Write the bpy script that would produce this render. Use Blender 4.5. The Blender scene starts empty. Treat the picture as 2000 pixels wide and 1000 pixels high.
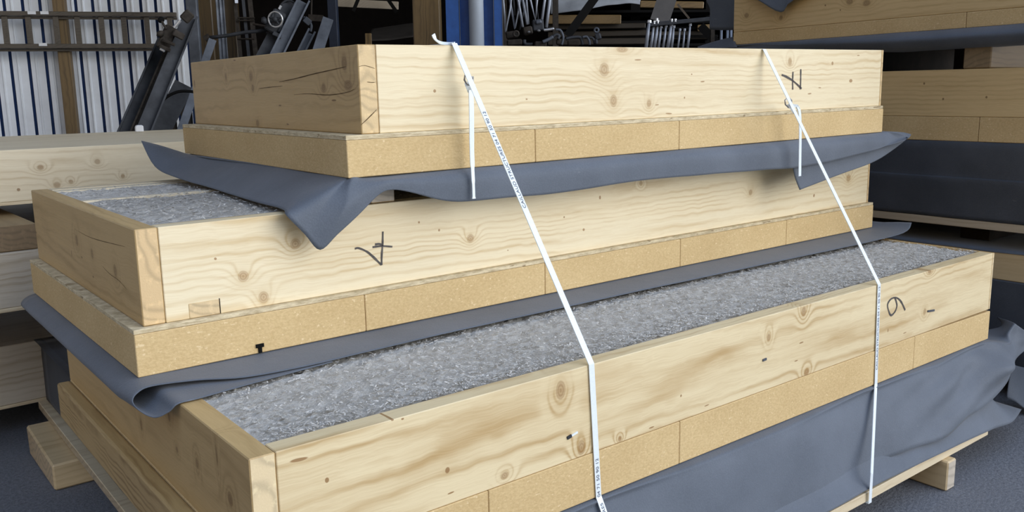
import bpy, math, random
from mathutils import Vector, Matrix, noise
random.seed(7)
S = bpy.context.scene
COL = S.collection
R = math.radians

# ------------------------------------------------------------------ camera
F_PX, CY = 1722.85, 493.5
CAM = Vector((-0.4902, -1.3158, 1.2658))
YAW, PITCH, ROLL = 0.6672, -0.1825, -0.0162
FW = Vector((math.sin(YAW) * math.cos(PITCH), math.cos(YAW) * math.cos(PITCH), math.sin(PITCH)))
RT0 = Vector((math.cos(YAW), -math.sin(YAW), 0)); UP0 = RT0.cross(FW)
RT = RT0 * math.cos(ROLL) + UP0 * math.sin(ROLL)
UPV = UP0 * math.cos(ROLL) - RT0 * math.sin(ROLL)
cd = bpy.data.cameras.new('camera'); cam = bpy.data.objects.new('camera', cd); COL.objects.link(cam)
cd.sensor_width = 36.0; cd.lens = 36.0 * F_PX / 2000.0; cd.shift_y = (CY - 500) / 2000.0
cd.clip_start = 0.02; cd.clip_end = 200
m = Matrix((RT, UPV, -FW)).transposed().to_4x4(); m.translation = CAM
cam.matrix_world = m
S.camera = cam

def ray(q): return RT * ((q[0] - 1000) / F_PX) - UPV * ((q[1] - CY) / F_PX) + FW
def on(q, ax, val):            # measured point of the photo on the real plane coordinate ax = val
    w = ray(q); t = (val - CAM[ax]) / w[ax]; return CAM + w * t
def at(q, d): return CAM + ray(q) * d

# ------------------------------------------------------------------ node helpers
class NT:
    def __init__(s, name):
        s.m = bpy.data.materials.new(name); s.m.use_nodes = True
        s.t = s.m.node_tree; s.t.nodes.clear()
        s.out = s.t.nodes.new('ShaderNodeOutputMaterial')
        s.b = s.t.nodes.new('ShaderNodeBsdfPrincipled')
        s.t.links.new(s.b.outputs[0], s.out.inputs[0])
        s.tc = s.t.nodes.new('ShaderNodeTexCoord')
    def set(s, sock, v):
        if hasattr(v, 'is_linked'): s.t.links.new(v, sock)
        elif v is not None:
            if isinstance(v, (tuple, list)) and len(v) == 3 and sock.type == 'RGBA': v = tuple(v) + (1,)
            sock.default_value = v
    def math(s, op, a, b=None, c=None, clamp=False):
        n = s.t.nodes.new('ShaderNodeMath'); n.operation = op; n.use_clamp = clamp
        s.set(n.inputs[0], a); s.set(n.inputs[1], b)
        if c is not None: s.set(n.inputs[2], c)
        return n.outputs[0]
    def vm(s, op, a, b=None):
        n = s.t.nodes.new('ShaderNodeVectorMath'); n.operation = op
        s.set(n.inputs[0], a); s.set(n.inputs[1], b)
        return n.outputs['Value'] if op in ('LENGTH', 'DOT_PRODUCT') else n.outputs[0]
    def noise(s, v, scale=1, detail=2, rough=.5, color=False):
        n = s.t.nodes.new('ShaderNodeTexNoise'); s.set(n.inputs['Vector'], v)
        n.inputs['Scale'].default_value = scale; n.inputs['Detail'].default_value = detail; n.inputs['Roughness'].default_value = rough
        return n.outputs['Color' if color else 0]
    def vor(s, v, scale=1, out='Color'):
        n = s.t.nodes.new('ShaderNodeTexVoronoi'); s.set(n.inputs['Vector'], v); n.inputs['Scale'].default_value = scale
        return n.outputs[out]
    def mr(s, v, a, b, c=0, d=1):
        n = s.t.nodes.new('ShaderNodeMapRange'); s.set(n.inputs[0], v)
        for i, x in enumerate((a, b, c, d)): n.inputs[i + 1].default_value = x
        return n.outputs[0]
    def mix(s, f, a, b, mode='MIX'):
        n = s.t.nodes.new('ShaderNodeMix'); n.data_type = 'RGBA'; n.blend_type = mode
        s.set(n.inputs[0], f); s.set(n.inputs[6], a); s.set(n.inputs[7], b); return n.outputs[2]
    def bump(s, h, strength=.3, dist=.002):
        n = s.t.nodes.new('ShaderNodeBump'); n.inputs['Strength'].default_value = strength; n.inputs['Distance'].default_value = dist
        s.set(n.inputs['Height'], h); s.t.links.new(n.outputs[0], s.b.inputs['Normal'])
    def fin(s, col, rough=.6, metal=0, spec=.4):
        s.set(s.b.inputs['Base Color'], col); s.set(s.b.inputs['Roughness'], rough)
        s.b.inputs['Metallic'].default_value = metal; s.b.inputs['Specular IOR Level'].default_value = spec
        return s.m

AX = {'X': 0, 'Y': 1, 'Z': 2}
def wood(name, axis='X', base=(.80, .67, .43), line=(.52, .36, .17), endc=(.62, .44, .22), knots=(), seed=0., ring=6., amt=.42, across=6., along=.7,
         kcol=(.30, .165, .06), rough=.5, fib=.45, blot=.45, stk=.5, lin=42.):
    n = NT(name); ob = n.tc.outputs['Object']; a = AX[axis]
    sc = [across] * 3; sc[a] = along
    warp = n.vm('SUBTRACT', n.noise(ob, 14, 1, color=True), (.5, .5, .5))
    wv = [.014] * 3; wv[a] = .02
    pw = n.vm('ADD', ob, n.vm('MULTIPLY', warp, tuple(wv)))
    off = n.vm('ADD', pw, (seed * 3.1, seed * 1.7, seed * 2.3))
    t = n.math('MULTIPLY', n.noise(n.vm('MULTIPLY', off, tuple(sc)), 1, 1.5), ring)
    lv = [lin * .35] * 3; lv[a] = 0; lv[2 if axis != 'Z' else 0] = lin
    t = n.math('ADD', t, n.vm('DOT_PRODUCT', pw, tuple(lv)))
    kmask = None; kedge = None; halo = None
    face = {'X': (1, 0, 1), 'Y': (0, 1, 1), 'Z': (1, 0, 1)}[axis]
    pk = n.vm('ADD', ob, n.vm('MULTIPLY', warp, (.008, .008, .008)))
    for (cu, cz, ru, rz, kind) in knots:
        c = (cu, 0, cz) if axis == 'X' else (0, cu, cz)
        iv = (1 / ru, 0, 1 / rz) if axis == 'X' else (0, 1 / ru, 1 / rz)
        r = n.vm('LENGTH', n.vm('MULTIPLY', n.vm('SUBTRACT', pk, c), iv))
        mk = n.mr(r, .85, 1.1, 1, 0)
        if kind == 'k':
            g = n.math('EXPONENT', n.math('MULTIPLY', n.math('MULTIPLY', r, r), -.16))
            t = n.math('ADD', t, n.math('MULTIPLY', g, 2.6))
            g2 = n.math('EXPONENT', n.math('MULTIPLY', n.math('MULTIPLY', r, r), -.25))
            halo = g2 if halo is None else n.math('MAXIMUM', halo, g2)
            mk2 = n.math('MULTIPLY', mk, n.math('ADD', .55, n.math('MULTIPLY', n.math('SINE', n.math('MULTIPLY', r, 14)), .16)))
            ed = n.math('MULTIPLY', mk, n.mr(r, .72, .95, 0, .75))
            mk2 = n.math('MAXIMUM', mk2, ed)
        elif kind == 'p': mk2 = n.math('MULTIPLY', mk, .9)
        else: mk2 = n.math('MULTIPLY', mk, 1.0)
        kmask = mk2 if kmask is None else n.math('MAXIMUM', kmask, mk2)
    sl = n.math('SINE', n.math('MULTIPLY', t, 6.283))
    ln = n.math('POWER', n.math('MULTIPLY_ADD', sl, .5, .5), 3.0)
    lmod = n.mr(n.noise(n.vm('MULTIPLY', n.vm('ADD', off, (7, 7, 7)), tuple(3. if i == a else 11. for i in range(3))), 1, 2), .35, .62, .12, 1)
    fs = [260.] * 3; fs[a] = 7.
    fibre = n.noise(n.vm('MULTIPLY', off, tuple(fs)), 1, 2)
    bs = [7.] * 3; bs[a] = 1.6
    blotch = n.noise(n.vm('MULTIPLY', off, tuple(bs)), 1, 3)
    ss = [70.] * 3; ss[a] = 1.1
    streak = n.noise(n.vm('MULTIPLY', n.vm('ADD', off, n.vm('MULTIPLY', n.tc.outputs['Object'], (0, 0, 0))), tuple(ss)), 1, 3, .6)
    f = n.math('MULTIPLY', n.math('MULTIPLY', ln, lmod), amt)
    f = n.math('ADD', f, n.math('MULTIPLY', n.math('SUBTRACT', streak, .45), stk))
    f = n.math('ADD', f, n.math('MULTIPLY', n.math('SUBTRACT', blotch, .42), blot))
    f = n.math('ADD', f, n.math('MULTIPLY', n.math('SUBTRACT', fibre, .5), fib))
    if halo is not None: f = n.math('ADD', f, n.math('MULTIPLY', halo, .34))
    f = n.math('MAXIMUM', n.math('MINIMUM', f, 1), 0)
    col = n.mix(f, base, line)
    ex = [0, 0, 0]; ex[a] = 1
    nd = n.math('ABSOLUTE', n.vm('DOT_PRODUCT', n.tc.outputs['Normal'], tuple(ex)))
    em = n.mr(nd, .7, .8)
    ec = n.mix(n.math('MULTIPLY', ln, .6), endc, tuple(c * .62 for c in endc))
    ec = n.mix(n.mr(n.noise(ob, 60, 3), .55, .72, 0, .5), ec, tuple(min(1, c * 1.35) for c in endc))
    col = n.mix(em, col, ec)
    if kmask is not None: col = n.mix(kmask, col, kcol)
    n.bump(fibre, .25, .0015)
    return n.fin(col, rough, 0, .6)

def speckle(name, c1, c2, scale, c3=None, rough=.8, bump=.4, dist=.002, stretch=(1, 1, 1), big=.35, spec=.3):
    n = NT(name); ob = n.vm('MULTIPLY', n.tc.outputs['Object'], stretch)
    f = n.mr(n.noise(ob, scale, 4, .65), .33, .67)
    g = n.mr(n.noise(ob, scale * .04, 3), .3, .7)
    f = n.math('ADD', n.math('MULTIPLY', f, 1 - big), n.math('MULTIPLY', g, big))
    col = n.mix(f, c1, c2)
    if c3: col = n.mix(n.mr(n.noise(n.vm('ADD', ob, (9, 4, 2)), scale * .7, 2), .66, .72), col, c3)
    n.bump(f, bump, dist)
    return n.fin(col, rough, 0, spec)

def plain(name, c, rough=.5, metal=0, var=.15, scale=12, spec=.4):
    n = NT(name); ob = n.tc.outputs['Object']
    f = n.mr(n.noise(ob, scale, 4, .6), .3, .7)
    col = n.mix(f, tuple(x * (1 - var) for x in c), tuple(min(1, x * (1 + var)) for x in c))
    n.bump(n.noise(ob, scale * 8, 2), .1, .001)
    return n.fin(col, rough, metal, spec)

def cloth_mat(name, c, c2, rough=.62):
    n = NT(name); ob = n.tc.outputs['Object']
    f = n.mr(n.noise(ob, 5, 4, .6), .3, .7)
    g = n.noise(n.vm('MULTIPLY', ob, (260, 260, 260)), 1, 2)
    w = n.mr(n.noise(n.vm('MULTIPLY', ob, (9, 14, 30)), 1, 4, .7), .68, .82, 0, .35)
    col = n.mix(f, c, c2); col = n.mix(n.math('MULTIPLY', n.math('SUBTRACT', g, .4), .5), col, tuple(x * 1.5 for x in c2))
    col = n.mix(w, col, (.34, .35, .36))
    n.bump(n.math('ADD', g, n.math('MULTIPLY', n.noise(ob, 9, 3), 3)), .22, .003)
    n.b.inputs['Sheen Weight'].default_value = .15; n.b.inputs['Sheen Roughness'].default_value = .5
    return n.fin(col, rough, 0, .35)

M = {}
M['fibre'] = speckle('wood_fibreboard', (.56, .39, .18), (.72, .535, .275), 130, (.78, .60, .34), .85, .5, .0015, (1, 1, 1.5))
M['osb'] = speckle('strand_board', (.42, .33, .19), (.80, .68, .45), 70, (.30, .22, .12), .75, .5, .002, (.5, .5, 2.2), .15)
M['membrane'] = cloth_mat('grey_membrane', (.086, .101, .124), (.114, .132, .160))
M['black_membrane'] = cloth_mat('black_membrane', (.045, .053, .066), (.068, .077, .093), .5)
M['strap'] = plain('white_strap', (.82, .88, .90), .35, 0, .04, 200)
M['ink'] = plain('ink', (.085, .075, .07), .7, 0, .5, 60)
M['strap_ink'] = plain('strap_ink', (.10, .11, .14), .6)
M['wire'] = plain('galvanised_wire', (.33, .32, .32), .4, .8)
M['board'] = wood('board_wood', 'X', (.72, .60, .40), (.44, .31, .16), (.5, .40, .26), seed=11, amt=.45)
M['blockwood'] = wood('block_wood', 'Y', (.66, .50, .28), (.40, .26, .11), (.55, .48, .38), seed=5, amt=.5)
M['blockwoodx'] = wood('block_wood_lengthwise', 'X', (.66, .50, .28), (.40, .26, .11), (.60, .46, .28), seed=6, amt=.5)
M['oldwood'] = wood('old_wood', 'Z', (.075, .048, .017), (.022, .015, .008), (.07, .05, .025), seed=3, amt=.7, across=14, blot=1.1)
M['oldwood2'] = wood('lighter_old_wood', 'Z', (.19, .125, .050), (.055, .036, .016), (.14, .1, .05), seed=8, amt=.6, across=10, blot=.9)  # paler brown variant of the old wood
M['railwood'] = wood('rail_wood', 'X', (.10, .085, .065), (.045, .038, .032), (.1, .08, .06), seed=9, amt=.5, across=14)
M['steel'] = plain('dull_steel', (.045, .049, .056), .6, .15, .35, 9, .25)
M['steel_light'] = plain('grey_steel', (.095, .108, .130), .55, .2, .3, 9, .3)
M['steel_bright'] = plain('bright_steel', (.62, .64, .66), .3, .7, .15)
M['rust'] = plain('dark_rusty_steel', (.040, .034, .028), .7, .15, .4, 30, .25)
M['rod'] = plain('galvanised_rod', (.34, .37, .42), .5, .3, .3)
M['blue'] = plain('blue_paint', (.020, .085, .30), .45, 0, .15, 20)
M['pipe'] = plain('grey_plastic_pipe', (.36, .41, .47), .45, 0, .08, 6)
M['white'] = plain('white_plastic', (.8, .83, .86), .5, 0, .04)
M['black'] = plain('black_rubber', (.008, .008, .008), .9, 0, .1, 12, .1)
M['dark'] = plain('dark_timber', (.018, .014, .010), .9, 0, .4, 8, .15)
M['tarp'] = plain('pale_grey_tarp', (.30, .33, .37), .6, 0, .25, 6)

# ------------------------------------------------------------------ mesh helpers
class MB:
    def __init__(s): s.v = []; s.f = []; s.mi = []; s.k = 0
    def add(s, vs, fs):
        o = len(s.v); s.v += [Vector(x) for x in vs]
        for f in fs: s.f.append([i + o for i in f]); s.mi.append(s.k)
        return s
    def hexa(s, p):          # bottom ring 4, top ring 4
        return s.add(p, [(3, 2, 1, 0), (4, 5, 6, 7), (0, 1, 5, 4), (1, 2, 6, 5), (2, 3, 7, 6), (3, 0, 4, 7)])
    def box(s, a, b):
        (x0, y0, z0), (x1, y1, z1) = a, b
        return s.hexa([(x0, y0, z0), (x1, y0, z0), (x1, y1, z0), (x0, y1, z0), (x0, y0, z1), (x1, y0, z1), (x1, y1, z1), (x0, y1, z1)])
    def bar(s, a, b, wv, tv):   # straight bar a-b with half-width vector wv and half-thickness vector tv
        a, b, wv, tv = Vector(a), Vector(b), Vector(wv), Vector(tv)
        r = [-wv - tv, wv - tv, wv + tv, -wv + tv]
        vs = [a + x for x in r] + [b + x for x in r]
        if (b - a).dot(wv.cross(tv)) < 0: vs = [a + x for x in reversed(r)] + [b + x for x in reversed(r)]
        return s.hexa(vs)
    def prism(s, prof, a, b, ex, ey):   # closed 2-D profile swept from a to b
        a, b, ex, ey = Vector(a), Vector(b), Vector(ex), Vector(ey); n = len(prof)
        vs = [a + ex * p[0] + ey * p[1] for p in prof] + [b + ex * p[0] + ey * p[1] for p in prof]
        return s.add(vs, [tuple(range(n - 1, -1, -1)), tuple(range(n, 2 * n))] + [(i, (i + 1) % n, n + (i + 1) % n, n + i) for i in range(n)])
    def tube(s, pts, r, n=8, closed=False):
        pts = [Vector(p) for p in pts]; k = len(pts); rings = []
        rs = r if isinstance(r, (list, tuple)) else [r] * k
        last = None
        for i, p in enumerate(pts):
            if closed: d = pts[(i + 1) % k] - pts[i - 1]
            else: d = pts[min(i + 1, k - 1)] - pts[max(i - 1, 0)]
            d.normalize()
            ref = last if last is not None else (Vector((0, 0, 1)) if abs(d.z) < .9 else Vector((1, 0, 0)))
            e1 = ref - d * ref.dot(d)
            if e1.length < 1e-4: e1 = d.orthogonal()
            e1.normalize(); last = e1; e2 = d.cross(e1)
            rings.append([p + (e1 * math.cos(6.2832 * j / n) + e2 * math.sin(6.2832 * j / n)) * rs[i] for j in range(n)])
        vs = [v for g in rings for v in g]; fs = []
        for i in range(k if closed else k - 1):
            i2 = (i + 1) % k
            for j in range(n): fs.append((i * n + j, i * n + (j + 1) % n, i2 * n + (j + 1) % n, i2 * n + j))
        if not closed: fs += [tuple(range(n - 1, -1, -1)), tuple(range((k - 1) * n, k * n))]
        return s.add(vs, fs)
    def grid(s, rows):
        n = len(rows[0]); vs = [p for r in rows for p in r]
        return s.add(vs, [(i * n + j, (i + 1) * n + j, (i + 1) * n + j + 1, i * n + j + 1) for i in range(len(rows) - 1) for j in range(n - 1)])
    def build(s, name, mat, parent=None, bevel=0, smooth=False, solid=0, seg=1, local=False):
        me = bpy.data.meshes.new(name)
        vs = s.v
        if parent is not None and not local:
            inv = MW[parent.name].inverted(); vs = [inv @ v for v in vs]
        me.from_pydata([tuple(v) for v in vs], [], s.f)
        for mt in (mat if isinstance(mat, (list, tuple)) else [mat]): me.materials.append(M[mt] if isinstance(mt, str) else mt)
        me.polygons.foreach_set('material_index', s.mi)
        if smooth: me.polygons.foreach_set('use_smooth', [True] * len(me.polygons))
        me.update()
        o = bpy.data.objects.new(name, me); COL.objects.link(o)
        if parent is not None: o.parent = parent
        MW[o.name] = MW[parent.name].copy() if parent is not None else Matrix()
        if solid:
            d = o.modifiers.new('thickness', 'SOLIDIFY'); d.thickness = solid; d.offset = 0
        if bevel:
            d = o.modifiers.new('edge', 'BEVEL'); d.width = bevel; d.segments = seg; d.limit_method = 'ANGLE'; d.angle_limit = R(40)
        return o
MW = {}
def tag(o, label, cat, group=None, kind=None):
    o['label'] = label; o['category'] = cat
    if group: o['group'] = group
    if kind: o['kind'] = kind
    return o
def thing(name, label, cat, loc=(0, 0, 0), mat=None, group=None):
    o = bpy.data.objects.new(name, None); COL.objects.link(o); o.empty_display_size = .1
    mw = mat.copy() if mat is not None else Matrix.Translation(Vector(loc))
    o.matrix_world = mw; MW[o.name] = mw
    return tag(o, label, cat, group)
def struct(o): o['kind'] = 'structure'; return o

def cr(p0, p1, p2, p3, t):
    return .5 * ((2 * p1) + (p2 - p0) * t + (2 * p0 - 5 * p1 + 4 * p2 - p3) * t * t + (3 * p1 - p0 - 3 * p2 + p3) * t ** 3)
def spline(pts, k):
    out = []
    n = len(pts)
    for i in range(n - 1):
        a, b, c, d = pts[max(i - 1, 0)], pts[i], pts[i + 1], pts[min(i + 2, n - 1)]
        for j in range(k): out.append(cr(a, b, c, d, j / k))
    out.append(pts[-1]); return out
def cloth_grid(mb, stations, ks=4, kp=5, wr=.0015, fix=None):
    st = [spline([Vector(p) for p in s], kp) for s in stations]
    cols = [spline([s[j] for s in st], ks) for j in range(len(st[0]))]
    rows = [[cols[j][i] for j in range(len(cols))] for i in range(len(cols[0]))]
    for r in rows:
        for p in r:
            q = p.copy()
            p += Vector((noise.noise(q * 9), noise.noise(q * 9 + Vector((5, 5, 5))), noise.noise(q * 7 + Vector((9, 1, 3))))) * wr
    if fix:
        for i, r in enumerate(rows):
            for p in r: fix(p, i / (len(rows) - 1))
    mb.grid(rows); return mb

# ------------------------------------------------------------------ panels of the front stack
T = .045
def panel(name, label, mw, L, D, h, hf, fo, lo, front_mat, side_mat, joints, osb=.010, rext=.01, cat='timber panel', top=None, right_mat=None, back_mat=None, droop=0, lmat='fibre', rlo=None, infill=True):
    P = thing(name, label, cat, mat=mw)
    lr = .012
    fb = MB().box((T + .0008, 0, 0), (L - lr, T, h)).build('front_board', front_mat, P, .0015, local=True)
    MB().box((0, 0, 0), (T, D, h)).build('side_board', side_mat, P, .002, local=True)
    MB().box((L - lr + .0008, 0, .0), (L, D, h)).build('side_board', right_mat or side_mat, P, .0015, local=True)
    MB().box((T + .0008, D - T, 0), (L - lr, D, h)).build('back_board', back_mat or 'board', P, .002, local=True)
    if osb:
        MB().box((-lo, -fo, -osb), (L + rext, D, -.0004)).build('sheathing_board', 'osb', P, .001, local=True)
    z1 = -osb - .0004 if osb else -.0006
    js = [-lo] + list(joints) + [L + rext]
    for i in range(len(js) - 1):
        a, b = js[i] + (.0007 if i else 0), js[i + 1] - (.0007 if i < len(js) - 2 else 0)
        mb = MB(); dr = droop if i == len(js) - 2 else 0
        mb.hexa([(a, -fo - .002, -hf), (b, -fo - .002, -hf), (b, D, -hf), (a, D, -hf), (a, -fo - .002, z1), (b, -fo - .002, z1 - dr), (b, D, z1 - dr), (a, D, z1)])
        mb.build('fibreboard_strip', lmat, P, .0015, local=True)
    return P, fb
def frame(x, y, z, a, t): return Matrix.Translation((x, y, z)) @ Matrix.Rotation(a, 4, 'Z') @ Matrix.Rotation(-t, 4, 'Y')

MW1 = frame(.4876, .4652, 1.3704 - .1979, -.0285, .0072)
MW4 = frame(-.0047, .5162, .8034, .0017, .0021)
MW6 = frame(0, 0, .4874, 0, 0)
def loc_on(mw, q, off=0.0):    # local point on the panel's front plane (local y = off)
    inv = mw.inverted(); c = inv @ CAM; w = inv.to_3x3() @ ray(q); t = (off - c.y) / w.y; return c + w * t
def loc_left(mw, q, off=0.0):
    inv = mw.inverted(); c = inv @ CAM; w = inv.to_3x3() @ ray(q); t = (off - c.x) / w.x; return c + w * t
def KN(mw, lst):
    r = []
    for (x, y, ru, rz, k) in lst:
        p = loc_on(mw, (x, y)); r.append((p.x, p.z, ru, rz, k))
    return r
def KL(mw, lst):
    r = []
    for (x, y, ru, rz, k) in lst:
        p = loc_left(mw, (x, y)); r.append((p.y, p.z, ru, rz, k))
    return r
k1 = KN(MW1, [(1180, 136, .017, .017, 'k'), (1198, 197, .013, .017, 'k'), (1268, 201, .009, .011, 'k'), (1266, 178, .017, .016, 'h'), (1215, 97, .02, .008, 'k'), (848, 179, .004, .004, 'p'),
              (1543, 121, .011, .012, 'k'), (1626, 124, .006, .006, 'p'), (1662, 158, .010, .006, 'p'), (1029, 194, .003, .002, 'p'), (1351, 145, .003, .002, 'p'), (1337, 191, .003, .003, 'p'), (1581, 183, .011, .0022, 'p'), (1601, 171, .008, .0018, 'p'),
              (1246, 117, .014, .0018, 'p'), (1306, 222, .013, .002, 'p'), (1284, 205, .008, .0018, 'p'), (1372, 159, .010, .002, 'p'), (1677, 108, .008, .0018, 'p')])
k1 = [k for k in k1 if k[4] != 'h']
k4 = KN(MW4, [(577, 478, .012, .012, 'k'), (515, 581, .011, .013, 'k'), (475, 540, .012, .012, 'k'), (919, 465, .011, .011, 'k'), (1466, 376, .010, .010, 'k'), (1657, 348, .014, .016, 'k'), (1252, 358, .006, .006, 'k'), (1140, 449, .004, .004, 'p'),
              (420, 506, .003, .003, 'p'), (818, 434, .003, .003, 'p'), (858, 449, .003, .003, 'p'), (1172, 386, .004, .006, 'p'), (1102, 424, .003, .003, 'p'), (993, 489, .002, .002, 'p'), (1590, 382, .005, .006, 'p')])
k6 = KN(MW6, [(1095, 762, .013, .020, 'k'), (1135, 874, .011, .016, 'k'), (1502, 658, .007, .010, 'k'), (1570, 609, .010, .013, 'k'), (1806, 608, .008, .010, 'k'), (1816, 530, .012, .008, 'k'), (638, 938, .004, .005, 'p'), (873, 918, .005, .006, 'p'), (985, 930, .010, .008, 'k'),
              (768, 820, .003, .002, 'p'), (787, 818, .003, .002, 'p'), (1211, 857, .006, .007, 'k'), (1565, 670, .010, .002, 'p'), (1555, 705, .008, .0016, 'p'), (1734, 646, .003, .006, 'p'), (1767, 650, .009, .0016, 'p'), (1575, 728, .012, .010, 'k'), (1273, 836, .009, .0018, 'p'), (1380, 791, .009, .0016, 'p'), (585, 897, .016, .003, 'p'), (880, 962, .008, .0018, 'p'), (1330, 773, .003, .003, 'p')])
kl1 = KL(MW1, [(672, 124, .014, .016, 'k'), (490, 150, .012, .012, 'k'), (494, 172, .010, .010, 'k'), (632, 172, .012, .010, 'k'), (680, 168, .02, .012, 'k'), (652, 197, .013, .0022, 'p'), (547, 206, .009, .002, 'p'), (458, 117, .010, .0018, 'p'), (380, 163, .004, .014, 'p'), (503, 240, .012, .010, 'k'), (441, 150, .006, .010, 'k'), (562, 243, .008, .002, 'p')])
kl4 = KL(MW4, [(180, 495, .010, .013, 'k'), (150, 470, .012, .014, 'k'), (225, 530, .012, .015, 'k'), (182, 541, .006, .0025, 'p'), (160, 503, .006, .003, 'p'), (70, 453, .010, .004, 'p'), (140, 495, .003, .009, 'p')])
kl6 = KL(MW6, [(346, 878, .007, .007, 'k'), (385, 905, .008, .012, 'k'), (423, 890, .004, .02, 'k'), (450, 975, .012, .013, 'k'), (276, 830, .008, .015, 'k'), (330, 815, .007, .010, 'k')])
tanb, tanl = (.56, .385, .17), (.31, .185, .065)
M['w1'] = wood('spruce_marked_seven', 'X', (.83, .70, .45), (.53, .345, .13), knots=k1, seed=1.3, ring=9, across=6, along=.28, kcol=(.36, .205, .075), blot=.6)
M['w4'] = wood('spruce_marked_four', 'X', (.845, .725, .485), (.55, .365, .14), knots=k4, seed=2.2, ring=9, across=6, along=.3, kcol=(.36, .20, .075), blot=.6)
M['w6'] = wood('spruce_marked_six', 'X', (.79, .65, .395), (.46, .285, .10), knots=k6, seed=4.6, ring=13, across=5, along=.42, kcol=(.30, .16, .055), amt=.6, blot=.95, lin=12.)
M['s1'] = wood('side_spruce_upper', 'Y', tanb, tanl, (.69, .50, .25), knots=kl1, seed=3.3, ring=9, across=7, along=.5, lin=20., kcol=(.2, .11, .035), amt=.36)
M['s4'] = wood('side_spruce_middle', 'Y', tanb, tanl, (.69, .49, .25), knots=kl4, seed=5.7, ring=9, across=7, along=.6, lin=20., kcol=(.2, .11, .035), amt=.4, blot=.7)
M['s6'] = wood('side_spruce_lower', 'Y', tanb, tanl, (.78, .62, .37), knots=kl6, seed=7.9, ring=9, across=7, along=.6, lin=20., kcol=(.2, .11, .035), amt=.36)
M['beamY'] = wood('sill_timber', 'Y', (.50, .345, .15), (.24, .14, .045), (.5, .36, .18), seed=12.4, ring=12, across=8, along=.5, amt=.75)

j1 = [loc_on(MW1, (q, y), -.01).x for q, y in ((1046, 285), (1327, 265))]
j4 = [loc_on(MW4, (q, y), -.0155).x for q, y in ((713, 610), (1064, 545), (1328, 495), (1535, 455))]
j6 = [on((q, y), 1, -.002).x for q, y in ((955, 985), (1328, 840), (1785, 690))]
P1, fb1 = panel('timber_cassette', 'topmost pale timber panel of the front stack, marked with a seven', MW1, 2.1019, 1.1864, .1979, .095, .0075, .0439, 'w1', 's1', j1, osb=.011, rext=.003)
P4, fb4 = panel('timber_cassette', 'middle pale timber panel of the front stack, marked with a four', MW4, 2.7482, 1.0193, .2, .0987, .0155, .0242, 'w4', 's4', j4, osb=.010, rext=.01)
P6, fb6 = panel('timber_cassette', 'lower pale timber panel of the front stack, marked with a six, grey chips on top', MW6, 2.6639, 1.32, .2, .107, 0.0, 0.0, 'w6', 's6', j6, osb=0, rext=.0, droop=.006)
MB().box((-.035, .004, -.104), (-.0006, 1.318, -.0025)).build('sill_timber', 'beamY', P6, .006, local=True, seg=2)

# small parts on the panels
def notch():
    mb = MB(); mb.box((.0935, -.0012, .0008), (.1585, .02, .0325))
    mb.build('batten_end', wood('batten_wood', 'Y', (.64, .47, .24), (.42, .29, .12), (.66, .50, .28), seed=2), P4, .001, local=True)
    mb = MB(); mb.box((.1585, -.0006, .0008), (.1605, .01, .034)); mb.build('notch_gap', 'dark', P4, local=True)
notch()
def stroke(mb, pts, mw, w):
    L = [loc_on(mw, q, -.0009) for q in pts]
    L = spline(L, 6)
    for i in range(len(L)):
        d = L[min(i + 1, len(L) - 1)] - L[max(i - 1, 0)]; d.normalize()
        nv = Vector((-d.z, 0, d.x)) * (w * (.8 + .35 * noise.noise(L[i] * 60)))
        y = Vector((0, -.0002, 0))
        mb.v += [L[i] + nv + y, L[i] - nv + y]
        if i:
            k = len(mb.v); mb.f.append([k - 4, k - 3, k - 1, k - 2]); mb.mi.append(0)
def digit(fb, mw, strokes, w, nm):
    mb = MB()
    for s in strokes: stroke(mb, s, mw, w)
    mb.build(nm, 'ink', fb, local=True)
c7 = lambda x, y: (1200 + x / 4, y / 4)
digit(fb1, MW1, [[c7(1308, 585), c7(1345, 600), c7(1400, 635), c7(1463, 692)], [c7(1457, 540), c7(1456, 620), c7(1453, 698)], [c7(1396, 560), c7(1393, 630), c7(1394, 700)]], .0038, 'marker_number')
c4 = lambda x, y: (680 + x * .12, 420 + y * .12)
digit(fb4, MW4, [[c4(112, 548), c4(170, 538), c4(300, 592), c4(400, 672), c4(490, 760), c4(545, 812)], [c4(566, 268), c4(560, 500), c4(548, 640), c4(545, 815)], [c4(400, 522), c4(550, 505), c4(720, 515)], [c4(440, 478), c4(510, 470), c4(570, 498)]], .0030, 'marker_number')
c6 = lambda x, y: (1660 + x * .2, 540 + y * .2)
digit(fb6, MW6, [[c6(540, 328), c6(500, 245), c6(455, 208), c6(405, 218), c6(370, 270), c6(378, 330), c6(402, 378), c6(440, 345), c6(460, 290), c6(452, 240), c6(440, 212)]], .0036, 'marker_number')

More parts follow.
